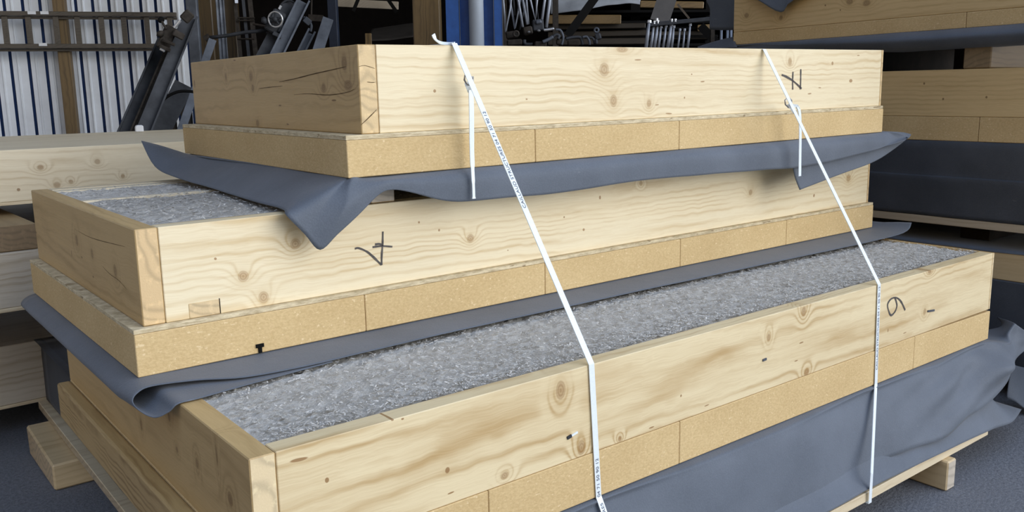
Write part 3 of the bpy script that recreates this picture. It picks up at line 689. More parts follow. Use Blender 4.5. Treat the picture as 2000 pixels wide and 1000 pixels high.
for lab, y0 in (('low ground bearer at the near end of the right stack', -.2), ('low ground bearer at the far end of the right stack', 1.4)):
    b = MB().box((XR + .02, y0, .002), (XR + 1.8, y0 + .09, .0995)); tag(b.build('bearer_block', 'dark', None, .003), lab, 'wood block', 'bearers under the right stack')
# spacer under the uppermost panel
b = MB().box((XR + .004, .30, 1.3205), (XR + 1.8, .408, 1.476)); tag(b.build('spacer_block', wood('spacer_wood', 'X', (.26, .18, .09), (.14, .09, .045), (.24, .17, .09), seed=2.7), None, .004), 'brown wooden spacer block under the rolled membrane of the right stack', 'wood block', 'spacers in the right stack')
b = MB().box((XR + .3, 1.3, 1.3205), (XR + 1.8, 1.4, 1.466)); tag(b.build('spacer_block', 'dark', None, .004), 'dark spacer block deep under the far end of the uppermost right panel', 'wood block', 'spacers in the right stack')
st = []
for i in range(19):
    y = -.32 + 2.02 * i / 18; z = 1.488 - .0103 * (y + .3)
    w = 1.25 if y < .7 else max(.12, 1.25 - (y - .7) / .85)
    k = .8 + .2 * noise.noise(Vector((y * 3, 7, 0)))
    st.append([(XR + .3, y, z - .001), (XR + .02, y, z - .001), (XR - .02, y, z - .004), (XR - .048 * w, y, z - .028 * k * w), (XR - .045 * w, y, z - .05 * k * w), (XR - .01, y, z - .062 * w), (XR + .12, y, z - .060 * w)])
mb = MB(); cloth_grid(mb, st, 3, 4, .002)
st = []
for (qa, qb) in [((1432, 72), (1440, 92)), ((1400, 80), (1405, 94)), ((1362, 92), (1364, 95))]:
    a, d_ = on(qa, 0, XR + .02), on(qb, 0, XR - .03); st.append([tuple(a), tuple((a + d_) / 2), tuple(d_)])
cloth_grid(mb, st, 4, 4, .001)
tag(mb.build('membrane_sheet', 'membrane', None, 0, True, .002), 'rolled grey membrane edge under the uppermost panel of the right stack', 'membrane')
st = []
for (y, zt) in [(.6, 0), (.9, 0), (1.141, 0), (1.207, 1), (1.337, 0), (1.5, 0), (1.556, 0)]:
    z = 1.488 + .2625 - .0103 * (y + .3)
    low = {1.141: on((1550, 0), 0, XR - .05), 1.207: on((1525, 24), 0, XR - .05), 1.337: on((1480, 0), 0, XR - .05)}.get(y)
    if low is None: low = Vector((XR - .012, y, z - .012 if y > .6 else z - .02))
    st.append([(XR + .3, y, z + .002), (XR + .03, y, z + .003), (XR - .012, y, z + .001), ((XR - .012 + low.x) / 2, (y + low.y) / 2, (z + low.z) / 2), tuple(low)])
mb = MB(); cloth_grid(mb, st, 4, 5, .001)
st = []
for q0, q1 in [((1388, -20), (1386, 57)), ((1398, -22), (1394, 58)), ((1420, -25), (1418, 59)), ((1441, -28), (1441, 58))]:
    a, d_ = on(q0, 0, XR + .12), on(q1, 0, XR + .12)
    tp = Vector((XR + .12, a.y, 1.488 + .2655 - .0103 * 1.9)); st.append([(XR + .22, min(1.5, a.y), tp.z + .001), tuple(tp), tuple((a * .5 + d_ * .5)), tuple(d_)])
cloth_grid(mb, st, 4, 4, .002)
tag(mb.build('membrane_sheet', 'membrane', None, 0, True, .002), 'grey membrane on top of the right stack, pointed tip hanging at the picture top', 'membrane')
st = [[(3.09, .10, .20), (3.07, .095, .16), (3.05, .12, .03)], [(3.11, .06, .20), (3.085, .05, .15), (3.06, .045, .012)], [(3.12, -.1, .2), (3.09, -.12, .14), (3.03, -.14, .006)], [(3.12, -.4, .2), (3.08, -.4, .12), (3.0, -.42, .005)]]
O_ = lambda q, x: tuple(on(q, 0, x))
st = [[O_((1977, 711), 3.02), O_((1970, 745), 3.01), O_((1965, 777), 3.0)], [O_((1990, 715), 3.07), O_((1984, 750), 3.05), O_((1984, 785), 3.02)], [O_((2006, 719), 3.12), O_((2004, 760), 3.09), O_((2004, 800), 3.04)], [O_((2040, 730), 3.17), O_((2044, 780), 3.14), O_((2050, 822), 3.08)]]
mb = MB(); cloth_grid(mb, st, 4, 5, .003)
tag(mb.build('membrane_sheet', 'membrane', None, 0, True, .002), 'crumpled grey membrane scrap at the right picture edge near the ground', 'membrane')

# ------------------------------------------------------------------ setting
def asphalt():
    n = NT('asphalt'); ob = n.tc.outputs['Object']
    f = n.mr(n.noise(ob, 90, 4, .75), .3, .7); g = n.mr(n.noise(ob, 3, 4), .3, .7)
    col = n.mix(f, (.10, .105, .117), (.25, .257, .275)); col = n.mix(n.math('MULTIPLY', g, .4), col, (.14, .147, .165))
    v = n.vor(ob, 22, 'Distance'); wn = n.noise(n.vm('ADD', ob, (3, 3, 3)), 9, 1)
    sp = n.math('MULTIPLY', n.mr(v, .05, .09, 1, 0), n.mr(wn, .6, .64))
    col = n.mix(sp, col, (.42, .43, .45)); n.bump(f, .6, .004)
    return n.fin(col, .85, 0, .3)
M['asphalt'] = asphalt()
mb = MB(); mb.box((-14, -14, -.1), (18, 18, 0)); struct(mb.build('floor', 'asphalt'))
M['roof'] = plain('dark_roof', (.010, .008, .007), .95, 0, .2, 6, .1)
M['clad'] = plain('white_sheet_metal', (.80, .85, .91), .32, .0, .10, 3, .5)
WD = Vector((.928, -.373, 0)).normalized(); WN = Vector((-.373, -.928, 0)).normalized()   # along the wall, towards the viewer
W0 = at((0, 100), 7.3); W0.z = 0
def wp(s, off, z): return W0 + WD * s + WN * off + Vector((0, 0, z))
def s_of(q, off=0.0):            # wall coordinate seen at pixel q
    o = W0 + WN * off; w = ray(q); t = (o - CAM).dot(WN) / w.dot(WN); p = CAM + w * t; return (p - W0).dot(WD), p.z
sE = s_of((441, 60))[0]
seams = []
for x0, x1 in [(7, 37), (43, 69), (77, 101), (126, 150), (147, 175), (180, 202), (212, 233), (243, 262), (274, 292), (303, 322), (333, 352)]:
    seams.append(s_of((x0, 0))[0])
step = (seams[-1] - seams[3]) / 7.0
s = seams[0] - step
while s > -6: seams.insert(0, s); s -= step
s = seams[-1] + step
while s < sE - .02: seams.append(s); s += step
mb = MB(); prof = []
cur = [(-6.2, 0)]
for s in seams:
    cur += [(s - .012, 0), (s - .010, -.03), (s + .010, -.03), (s + .012, 0)]
    nx = s + step
    cur += [(s + step * .36, 0), (s + step * .42, .012), (s + step * .50, .012), (s + step * .56, 0)]
cur = [c_ for c_ in cur if c_[0] < sE]; cur.append((sE, 0))
for i in range(len(cur) - 1):
    a, b2 = cur[i], cur[i + 1]
    mb.k = 1 if min(a[1], b2[1]) < -.005 else 0
    mb.add([wp(a[0], a[1], 0), wp(b2[0], b2[1], 0), wp(b2[0], b2[1], 5.15), wp(a[0], a[1], 5.15)], [(0, 1, 2, 3)])
M['seam'] = plain('blue_seam', (.015, .050, .17), .6)
mb.k = 0; mb.add([wp(-6.2, -.05, 0), wp(sE, -.05, 0), wp(sE, -.05, 5.15), wp(-6.2, -.05, 5.15)], [(3, 2, 1, 0)])
struct(mb.build('wall_left', ['clad', 'seam']))
# roof, back wall, right wall
mb = MB(); mb.box((-3.5, .7, 5.2), (16, 16.2, 5.35)); struct(mb.build('ceiling', 'roof'))
mb = MB(); mb.box((-9, 16, 0), (16, 16.15, 5.19)); struct(mb.build('wall_back', 'roof'))
mb = MB(); mb.box((15.85, .7, 0), (16, 15.99, 5.19)); struct(mb.build('wall_right', 'roof'))
mb = MB(); a = wp(sE, 0, 0); mb.add([(a.x, a.y, 0), (a.x + .3, 15.99, 0), (a.x + .3, 15.99, 5.19), (a.x, a.y, 5.19)], [(0, 1, 2, 3)]); struct(mb.build('wall_inner', 'roof', None, solid=.05))

# ---- wooden rails along the white wall
rf = thing('rail_frame', 'grey timber rail frame with short battens across the white metal wall', 'rail frame', tuple(wp(1, .14, 0)))
for (y0, y1) in ((22, 31), (86, 95)):
    sa, za = s_of((0, (y0 + y1) / 2), .17); sb, zb_ = s_of((345, (y0 + y1) / 2 + 1), .17); hh = .5 * (s_of((0, y0), .17)[1] - s_of((0, y1), .17)[1])
    zm = za
    mb = MB(); mb.bar(wp(-1.5, .185, zm), wp(sb, .185, zm), (0, 0, hh), WN * .02); mb.build('rail', 'railwood', rf, .003)
    mb = MB(); mb.bar(wp(-1.5, .15, zm - hh * 1.6), wp(sb, .15, zm - hh * 1.6), (0, 0, hh * .6), WN * .012); mb.build('rail_lip', 'railwood', rf, .002)
for x in (7, 53, 107, 149, 196, 240, 285, 330):
    s0, zt = s_of((x, 24), .17); s1_, zb_ = s_of((x + 3, 92), .17)
    mb = MB(); mb.bar(wp(s0, .168, zb_ - .0), wp(s0, .168, zt), WD * .021, WN * .012); mb.build('batten', 'railwood', rf, .002)
for i, (x, y) in enumerate(((62, 25), (87, 25), (84, 87))):
    s0, z0 = s_of((x, y), .21); mb = MB(); mb.bar(wp(s0 - .03, .212, z0), wp(s0 + .03, .212, z0), (0, 0, .012), WN * .004)
    mb.build('paper_tag', 'white', rf)

def vpost(label, x0, x1, d, mat, name='timber_post', cat='post', off=None, th=.05, ztop=5.1, bev=.006, y=40):
    a, b2 = at((x0, y), d), at((x1, y), d)
    ex = (b2 - a); ex.z = 0; ln = ex.length; ex.normalize(); ey = Vector((-ex.y, ex.x, 0))
    c0 = (a + b2) / 2; c0.z = .002
    mb = MB(); mb.bar(c0, c0 + Vector((0, 0, ztop)), ex * ln / 2, ey * th); return tag(mb.build(name, mat, None, bev), label, cat)
s0, _ = s_of((105.5, 30), .10)
s1_, _ = s_of((130, 30), .10)
mb = MB(); mb.bar(wp((s0 + s1_) / 2, .075, .002), wp((s0 + s1_) / 2, .075, 5.1), WD * (s1_ - s0) / 2, WN * .05)
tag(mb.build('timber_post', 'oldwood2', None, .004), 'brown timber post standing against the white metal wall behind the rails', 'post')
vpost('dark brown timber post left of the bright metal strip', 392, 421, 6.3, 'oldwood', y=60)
vpost('grey steel upright beside the dark brown post', 368, 390, 6.1, 'steel_light', 'steel_upright', 'post', th=.02, y=60)
mb = MB(); a, b2 = at((421, 60), 6.45), at((442, 60), 6.45); ex = (b2 - a); ex.z = 0; w_ = ex.length; ex.normalize(); ey = Vector((-ex.y, ex.x, 0)); a.z = .002
prof = []
for i in range(13): prof.append((w_ * i / 12, -.012 * (1 + math.cos(i * math.pi / 2))))
prof += [(w_, .02), (0, .02)]
mb.prism(prof, a, a + Vector((0, 0, 5.1)), ex, ey)
tag(mb.build('metal_strip', 'rod', None), 'bright ribbed metal strip between two brown timber posts', 'metal strip')
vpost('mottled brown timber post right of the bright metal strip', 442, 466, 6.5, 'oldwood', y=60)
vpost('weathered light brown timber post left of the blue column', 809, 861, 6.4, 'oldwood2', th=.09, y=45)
vpost('dark blue steel upright deep in the hall', 641, 659, 8.5, plain('dark_blue_paint', (.02, .03, .055), .6), 'steel_upright', 'post', th=.05, y=20)

# ---- leaning steel on the left
def lean(qt, qb, d0, d1, wpx, depth, mat, name, label, cat, prof='U', group=None, parent=None, down=True):
    """leaning profile from its top pixel to the floor"""
    a = at(qt, d0); b2 = at(qb, d1)
    if down:
        dv = b2 - a; t_ = (a.z - .012) / -dv.z; b2 = a + dv * t_
    dv = (b2 - a).normalized(); vw = (CAM - a).normalized()
    ex = dv.cross(vw).normalized(); ey = ex.cross(dv).normalized()
    if ey.dot(vw) < 0: ey = -ey
    hw = wpx * d0 / F_PX / 2
    tk = .006
    if prof == 'U': pr = [(-hw, 0), (-hw, depth), (-hw + tk * 2, depth), (-hw + tk * 2, tk), (hw - tk * 2, tk), (hw - tk * 2, depth), (hw, depth), (hw, 0)]
    elif prof == 'I': pr = [(-hw, -depth / 2), (-hw, depth / 2), (-hw + tk * 2, depth / 2), (-hw + tk * 2, tk), (hw - tk * 2, tk), (hw - tk * 2, depth / 2), (hw, depth / 2), (hw, -depth / 2), (hw - tk * 2, -depth / 2), (hw - tk * 2, -tk), (-hw + tk * 2, -tk), (-hw + tk * 2, -depth / 2)]
    elif prof == 'L': pr = [(-hw, 0), (-hw, depth), (-hw + tk * 2, depth), (-hw + tk * 2, tk), (hw, tk), (hw, 0)]
    else: pr = [(-hw, -depth / 2), (hw, -depth / 2), (hw, depth / 2), (-hw, depth / 2)]
    mb = MB(); mb.prism(pr, a, b2, ex, ey)
    if ex.cross(ey).dot(b2 - a) < 0: mb.f = [list(reversed(f)) for f in mb.f]
    if parent is not None: return mb.build(name, mat, parent)
    o = mb.build(name, mat, None, .002); return tag(o, label, cat, group)
LG = 'steel beams leaning at the white wall'
lean((316, 88), (243, 258), 5.6, 5.25, 24, .06, 'steel', 'steel_beam', 'left leaning dark steel channel below the screw clamp, white wall behind', 'steel beam', 'U', LG)
lean((343, 68), (263, 258), 5.55, 5.2, 17, .05, 'rust', 'steel_beam', 'middle leaning dark steel bar squeezed between two wider channels', 'steel beam', 'I', LG)
lean((371, 34), (280, 258), 5.5, 5.15, 27, .05, 'steel', 'steel_beam', 'right leaning steel beam reaching highest, just left of the dark brown post', 'steel beam', 'L', LG)
lean((357, 170), (312, 258), 5.75, 5.55, 36, .08, 'steel', 'steel_beam', 'short thick dark leaning beam beside the left end of the topmost panel', 'steel beam', 'flat', LG)
lean((415, 78), (397, 130), 5.7, 5.6, 15, .02, 'steel_light', 'steel_beam', 'grey flat steel leaning behind the upper left corner of the topmost panel', 'steel beam', 'flat', LG)
def bolt(mb, a, b2, r, n=10): mb.tube([a, b2], r, n)
# screw clamp on the beams
cl = thing('screw_clamp', 'dark screw clamp gripping the top of the leaning steel beams', 'clamp', tuple(at((330, 70), 5.35)))
def pbar(mb, qa, qb, d, wpx, th):
    a, b2 = at(qa, d), at(qb, d); dv = (b2 - a).normalized(); vw = (CAM - a).normalized(); ex = dv.cross(vw).normalized(); mb.bar(a, b2, ex * (wpx * d / F_PX / 2), vw * th / 2)
mb = MB(); pbar(mb, (336, 52), (316, 96), 5.35, 24, .06); mb.build('clamp_body', 'rust', cl, .008)
mb = MB(); pbar(mb, (352, 62), (346, 74), 5.32, 22, .05); mb.build('jaw', 'rust', cl, .006)
mb = MB(); pbar(mb, (311, 90), (333, 99), 5.3, 8, .03); pbar(mb, (316, 78), (342, 88), 5.3, 6, .03); mb.build('jaw', 'rust', cl, .004)
mb = MB(); pbar(mb, (373, 24), (358, 40), 5.32, 20, .06); mb.build('top_jaw', 'rust', cl, .008)
mb = MB(); bolt(mb, at((325, 57), 5.3), at((315, 40), 5.3), .007); mb.build('screw', 'rust', cl)
mb = MB(); mb.tube([at((316, 42), 5.3), at((314, 38), 5.3), at((313, 34), 5.3)], [.018, .02, .012], 10); mb.build('knob', 'black', cl, smooth=True)
mb = MB(); mb.tube([at((317, 70), 5.3), at((313, 66), 5.3), at((311, 62), 5.3)], [.012, .026, .016], 10); mb.build('knob', 'rust', cl, smooth=True)
mb = MB(); bolt(mb, at((340, 54), 5.28), at((352, 40), 5.28), .010); mb.build('bright_handle', 'steel_bright', cl)
mb = MB(); bolt(mb, at((313, 96), 5.26), at((321, 100), 5.26), .007); mb.build('bright_pin', 'steel_bright', cl)
mb = MB(); mb.tube(spline([at(q, 5.4) for q in [(311, 205), (325, 190), (345, 180), (362, 178), (385, 180)]], 5), .009, 8)
tag(mb.build('rubber_hose', 'black', None, smooth=True), 'black hose arching over the short beam left of the topmost panel', 'hose')
mb = MB(); pbar(mb, (322, 188), (400, 188), 5.9, 11, .08)
t = thing('steel_trestle', 'dark steel trestle with a flat top bar left of the topmost panel', 'trestle', tuple(Vector((at((380, 190), 5.9).x, at((380, 190), 5.9).y, 0))))
mb.build('top_bar', 'steel', t, .004)
for qx in (330, 362, 392):
    a = at((qx, 193), 5.95); mb = MB(); mb.bar((a.x, a.y, .002), (a.x, a.y, a.z), RT0 * .03, (0.02, .03, 0)); mb.build('leg', 'rust', t)

# ---- press with handwheel
D2 = 6.0
pr_ = thing('steel_press', 'leaning steel channel press with a round handwheel above the topmost panel', 'press', tuple(Vector((at((500, 180), D2).x, at((500, 180), D2).y, 0))))
lean((591, 4), (545, 98), D2, D2 - .15, 24, .06, 'steel_light', 'channel', '', '', 'U', None, pr_)
lean((574, 6), (526, 98), D2 + .05, D2 - .1, 34, .03, 'steel', 'web_plate', '', '', 'flat', None, pr_)
lean((606, 66), (590, 98), D2 + .02, D2 - .05, 16, .05, 'steel_light', 'short_channel', '', '', 'U', None, pr_)
mb = MB(); pbar(mb, (527, 62), (548, 22), D2 - .12, 26, .06); mb.build('screw_housing', 'steel', pr_, .01)
mb = MB(); pbar(mb, (533, 64), (550, 72), D2 - .13, 8, .05); pbar(mb, (541, 60), (553, 48), D2 - .1, 10, .05); mb.build('housing_bracket', 'steel_light', pr_, .004)
ctr = at((538, 38), D2 - .22); vw = (CAM - ctr).normalized(); e1 = RT0.copy(); e2 = vw.cross(e1).normalized(); rr = 14.5 * (D2 - .22) / F_PX
ax_ = (vw + e1 * -.45).normalized(); e1 = (e1 - ax_ * e1.dot(ax_)).normalized(); e2 = ax_.cross(e1)
mb = MB(); mb.tube([ctr + (e1 * math.cos(i * math.pi / 16) + e2 * math.sin(i * math.pi / 16)) * rr for i in range(32)], .0065, 8, True); mb.build('handwheel_rim', 'steel_bright', pr_, smooth=True)
for k in range(5):
    a_ = k * 6.2832 / 5 + .3
    mb = MB(); mb.tube([ctr, ctr + (e1 * math.cos(a_) + e2 * math.sin(a_)) * rr], [.009, .006], 8); mb.build('handwheel_spoke', 'steel', pr_)
mb = MB(); mb.tube([ctr + ax_ * .02, ctr - ax_ * .1], [.016, .016], 12); mb.build('handwheel_hub', 'steel', pr_, smooth=True)
mb = MB(); mb.tube([at((520, 46), D2 - .2), at((516, 40), D2 - .2), at((514, 34), D2 - .2)], [.012, .022, .012], 10); mb.build('knob', 'steel', pr_, smooth=True)
mb = MB(); mb.tube([at((545, 18), D2 - .1), at((549, 11), D2 - .1)], .009, 8); mb.build('handle', 'steel_bright', pr_)
mb = MB(); mb.tube(spline([at(q, D2) for q in [(549, 10), (556, 3), (566, 1), (574, 5)]], 5), .008, 8); mb.build('bent_handle', 'steel', pr_, smooth=True)
mb = MB(); mb.tube(spline([at(q, D2) for q in [(593, 34), (602, 40), (608, 50), (606, 62)]], 5), .010, 8); mb.build('hook_arm', 'steel_light', pr_, smooth=True)
mb = MB(); pbar(mb, (594, 36), (606, 46), D2 - .02, 12, .04); mb.build('lug', 'steel_light', pr_, .004)
mb = MB(); mb.tube([at(q, D2 - .05) for q in [(406, 74), (440, 70), (480, 63), (520, 59)]], .012, 8)
mb.tube([at(q, D2 - .05) for q in [(520, 64), (524, 63), (540, 74)]], .007, 8)
srod = tag(mb.build('steel_rod', 'steel', None, smooth=True), 'long horizontal steel rod leading to the press with the handwheel', 'rod')
mb = MB(); mb.tube([at((400, 76), D2 - .05), at((409, 71), D2 - .05)], [.02, .022], 10); mb.v = mb.v
mb.build('rod_end', 'rust', srod)
# ladder-like rods
ld = thing('rod_ladder', 'rusty frame of upright rods and short rungs left of the press', 'rod frame', tuple(Vector((at((480, 100), 6.4).x, at((480, 100), 6.4).y, 0))))
for (xa, xb, w_) in ((458, 470, 7), (474, 486, 6), (487, 500, 9)):
    lean((xa, -10), (xb, 110), 6.4, 6.35, w_, .02, 'rust' if w_ > 6 else 'steel', 'upright_rod', '', '', 'flat', None, ld)
for (ya, yb_) in ((35, 35), (40, 40), (76, 76)):
    mb = MB(); mb.tube([at((464, ya), 6.35), at((497, yb_), 6.35)], .006, 8); mb.build('rung', 'rust', ld)
mb = MB(); mb.tube([at((494, 47), 6.3), at((522, 52), 6.3)], .008, 8); mb.build('rung', 'rust', ld)
mb = MB(); pbar(mb, (461, -8), (462, 6), 6.35, 6, .03); mb.build('bright_cap', 'steel_bright', ld)
lean((641, 36), (622, 96), 5.9, 5.8, 21, .012, 'steel_light', 'flat_bar', 'wide grey flat steel bar with a hole leaning right of the press', 'steel bar', 'flat')
mb = MB(); pbar(mb, (602, 34), (632, 36), 6.4, 12, .1); mb.build('shelf_board', 'rust', None)
tag(bpy.context.scene.objects['shelf_board'], 'small brown shelf board between the press and the flat steel bar', 'board')
mb = MB(); mb.tube([at((609, -8), 6.4), at((608, 34), 6.4)], .006, 8)
tag(mb.build('thin_rod', 'rust', None), 'thin upright rod standing on the small brown shelf board', 'rod')
# pale boards and braces deep in the hall
bd = thing('roof_board', 'pale horizontal board high in the dark hall, between press and timber post', 'board', tuple(at((720, 8), 9.5)))
mb = MB(); pbar(mb, (655, 5), (778, 11), 9.5, 15, .05); mb.build('board', wood('pale_board', 'X', (.55, .48, .38), (.4, .33, .24), seed=3), bd, .004)
for (qa, qb) in (((703, -10), (690, 22)), ((755, -5), (775, 24))):
    mb = MB(); pbar(mb, qa, qb, 9.3, 7, .05); mb.build('brace', 'black', bd)
st = [[tuple(at(q, dd_)) for q, dd_ in r] for r in [[((718, 80), 8.0), ((722, 62), 8.4), ((728, 56), 8.8)], [((760, 78), 8.0), ((765, 56), 8.4), ((770, 50), 8.8)], [((810, 72), 8.0), ((812, 50), 8.4), ((815, 44), 8.8)]]]
mb = MB(); cloth_grid(mb, st, 5, 4, .004)
tag(mb.build('dark_tarp', plain('dark_tarp', (.035, .032, .03), .7, 0, .3, 6), None, 0, True, .004), 'dark tarp slope in the hall left of the light brown timber post', 'tarp')
mb = MB(); pbar(mb, (713, 79.5), (726, 79.5), 7.6, 28, .1); tag(mb.build('wood_offcut', 'oldwood2', None, .004), 'small brown wood offcut beside the dark tarp', 'wood block')
rk = thing('storage_table', 'dark storage table behind the topmost panel carrying odds and ends', 'table', tuple(Vector((at((760, 100), 7.8).x, at((760, 100), 7.8).y, 0))))
a = at((690, 92), 7.4); b2 = at((830, 92), 7.4); zt = a.z
mb = MB(); mb.hexa([(a.x, a.y, zt - .06), (b2.x, b2.y, zt - .06), (b2.x + .9, b2.y + 1.2, zt - .06), (a.x + .9, a.y + 1.2, zt - .06), (a.x, a.y, zt), (b2.x, b2.y, zt), (b2.x + .9, b2.y + 1.2, zt), (a.x + .9, a.y + 1.2, zt)]); mb.build('table_top', 'dark', rk)
for p in (a, b2, Vector((a.x + .85, a.y + 1.1, 0)), Vector((b2.x + .85, b2.y + 1.1, 0))):
    mb = MB(); mb.box((p.x - .04, p.y + .02, .002), (p.x + .04, p.y + .1, zt - .061)); mb.build('leg', 'dark', rk)

# ---- blue column and grey pipe
D3 = 5.4
def colx(x, d, y=45): p = at((x, y), d); return Vector((p.x, p.y, 0))
ex = (colx(985, D3) - colx(870, D3)).normalized(); ey = Vector((-ex.y, ex.x, 0))
if ey.dot(CAM - colx(930, D3)) > 0: ey = -ey          # ey points away from the viewer
o3 = colx(930, D3)
def cxo(x): return (colx(x, D3) - o3).dot(ex)
bc = thing('steel_column', 'blue painted steel column holding a grey pipe, behind the left strap', 'column', tuple(o3))
def colbox(x0, x1, y0, y1, nm, mat='blue', bev=.002):
    mb = MB(); c0 = o3 + ex * ((cxo(x0) + cxo(x1)) / 2) + ey * ((y0 + y1) / 2)
    mb.bar(c0 + Vector((0, 0, .004)), c0 + Vector((0, 0, 5.1)), ex * (cxo(x1) - cxo(x0)) / 2, ey * (y1 - y0) / 2); return mb.build(nm, mat, bc, bev)
colbox(871, 897.5, 0, .012, 'flange'); colbox(965, 981.5, 0, .012, 'flange')
colbox(896, 898.5, .0125, .05, 'flange_return'); colbox(964, 966, .0125, .05, 'flange_return')
colbox(894, 970, .0505, .058, 'web')
for x in (898, 964.6, 981.6): colbox(x - .6, x + .6, -.0025, -.0005, 'edge_trim', 'steel_light', 0)
c0 = o3 + ex * cxo(930.5) + ey * .0035
mb = MB(); mb.tube([c0 + Vector((0, 0, .01)), c0 + Vector((0, 0, 2)), c0 + Vector((0, 0, 5.1))], 14.5 * D3 / F_PX, 20)
tag(mb.build('drain_pipe', 'pipe', None, smooth=True), 'grey round drain pipe running up inside the blue column', 'pipe')

# ---- hanging bent rods
D4 = 5.7
rrk = thing('rod_rack', 'steel rack rail carrying the bunch of bent rods right of the blue column', 'rack', tuple(colx(1030, D4)))
a, b2 = colx(985, D4 + .5), colx(1085, D4 + .5)
for p in (a, b2): mb = MB(); mb.bar(p + Vector((0, 0, .002)), p + Vector((0, 0, 2.3)), RT0 * .02, ey * .02); mb.build('upright', 'rust', rrk)
a2 = a.copy(); a2.z = 2.12; b3 = b2.copy(); b3.z = 2.12
mb = MB(); mb.bar(a2 - RT0 * .05 - ey * .47, b3 + RT0 * .05 - ey * .47, (0, 0, .012), ey * .01); mb.bar(a2 + Vector((0, 0, -.03)) - ey * .23, b3 + Vector((0, 0, -.03)) - ey * .23, (0, 0, .015), ey * .26); mb.build('rail', 'rust', rrk)
RG = 'bent rods hanging right of the blue column'
rods = [([(982, -45), (983, 0), (988, 62), (997, 15), (1001, -45)], D4, 5), ([(991, -45), (996, 0), (1006, 56), (1013, 20), (1020, -40)], D4 + .03, 5), ([(1009, -45), (1012, 0), (1021, 53)], D4 - .02, 6), ([(1018, -45), (1021, 0), (1030, 48)], D4, 6), ([(1027, -45), (1028, 0), (1032, 47)], D4 + .05, 5),
        ([(1031, -40), (1036, 0), (1046, 41), (1049, 0), (1053, -45)], D4 - .03, 5), ([(1069, -45), (1064, 0), (1058, 42)], D4, 6), ([(1077, -45), (1073, 8), (1067, 54)], D4 + .02, 7), ([(1015, 58), (1022, 25), (1034, -20)], D4 + .12, 4), ([(1005, 30), (1003, 0), (1001, -30)], D4 + .14, 4), ([(1052, 45), (1046, 0), (1044, -45)], D4 + .12, 4)]
rl = ['leftmost bent rod with a deep V hook, right beside the blue column', 'second bent V hook rod from the blue column', 'straight bright rod third from the blue column', 'bright rod fourth from the blue column', 'thin bright rod close beside the fourth rod', 'V hook rod in the middle of the hanging bunch', 'slanted rod leaning right above the clamp pile', 'rightmost thick dull rod of the hanging bunch', 'thin dark rod crossing behind the hanging bunch', 'thin short dark rod behind the second V hook rod', 'thin dark rod behind the V hook rod in the middle']
for (pts, d_, w_), lab in zip(rods, rl):
    mb = MB(); P_ = [at(q, d_) for q in pts]; mb.tube(P_, w_ * .42 * d_ / F_PX, 8)
    tag(mb.build('bent_rod', 'rod' if w_ > 4 else 'steel', None, smooth=True), lab, 'rod', RG)

# ---- shelf with clamps
sh = thing('metal_shelf', 'low dark shelf holding scaffold clamps behind the topmost panel', 'shelf', tuple(colx(1080, 5.7)))
a, b2 = colx(978, 5.55), colx(1215, 5.55); zt = at((1080, 92), 5.55).z
mb = MB(); mb.hexa([a + Vector((0, 0, zt - .04)), b2 + Vector((0, 0, zt - .04)), b2 + ey * .5 + Vector((0, 0, zt - .04)), a + ey * .5 + Vector((0, 0, zt - .04)), a + Vector((0, 0, zt)), b2 + Vector((0, 0, zt)), b2 + ey * .5 + Vector((0, 0, zt)), a + ey * .5 + Vector((0, 0, zt))]); mb.build('shelf_top', 'dark', sh)
for p in (a, b2, a + ey * .45, b2 + ey * .45):
    mb = MB(); mb.bar(p + Vector((0, 0, .002)) + ey * .03, p + Vector((0, 0, zt - .041)) + ey * .03, ex * .02, ey * .02); mb.build('leg', 'rust', sh)
CG = 'scaffold clamps piled on the shelf'
def clampthing(label, parts):
    t = None
    for (nm, kind, pts, d_, w_, mat) in parts:
        if t is None: t = thing('scaffold_clamp', label, 'clamp', tuple(at(pts[0], d_)), group=CG)
        mb = MB()
        if kind == 'tube': mb.tube(spline([at(q, d_) for q in pts], 5), w_ * .5 * d_ / F_PX, 8); mb.build(nm, mat, t, smooth=True)
        elif kind == 'ring':
            c0 = at(pts[0], d_); r_ = pts[1] * d_ / F_PX
            mb.tube([c0 + (RT0 * math.cos(i * .3927) + Vector((0, 0, 1)) * math.sin(i * .3927)) * r_ for i in range(16)], w_ * .5 * d_ / F_PX, 8, True); mb.build(nm, mat, t, smooth=True)
        else: pbar(mb, pts[0], pts[1], d_, w_, .06); mb.build(nm, mat, t, .008)
clampthing('upper clamp with a bright bolt, top of the pile', [('body', 'bar', [(1040, 50), (1062, 48)], 5.7, 22, 'steel'), ('jaw', 'bar', [(1046, 44), (1058, 42)], 5.68, 8, 'steel_light'), ('bolt', 'tube', [(1062, 59), (1072, 58), (1082, 56)], 5.62, 6, 'steel_bright'), ('nut', 'bar', [(1049, 60), (1056, 60)], 5.6, 4, 'steel_bright')])
clampthing('dark clamp with a small bright nut left in the pile', [('body', 'bar', [(1022, 62), (1040, 58)], 5.66, 16, 'rust'), ('nut', 'bar', [(1030, 63), (1036, 62)], 5.6, 4, 'steel_bright'), ('jaw', 'tube', [(1024, 78), (1026, 86), (1040, 87)], 5.64, 7, 'steel')])
clampthing('long clamp with a hooked arm, front of the pile', [('bolt', 'tube', [(1060, 82), (1070, 78), (1080, 72)], 5.56, 7, 'steel_light'), ('arm', 'tube', [(1080, 72), (1086, 68), (1092, 70), (1090, 76)], 5.58, 6, 'steel'), ('body', 'bar', [(1044, 86), (1068, 86)], 5.6, 10, 'rust')])
clampthing('clamp with a tall bent hook at the right of the pile', [('hook', 'tube', [(1085, 58), (1094, 59), (1099, 68), (1100, 76), (1097, 88)], 5.6, 5, 'steel_light'), ('body', 'bar', [(1086, 82), (1096, 82)], 5.62, 12, 'rust')])
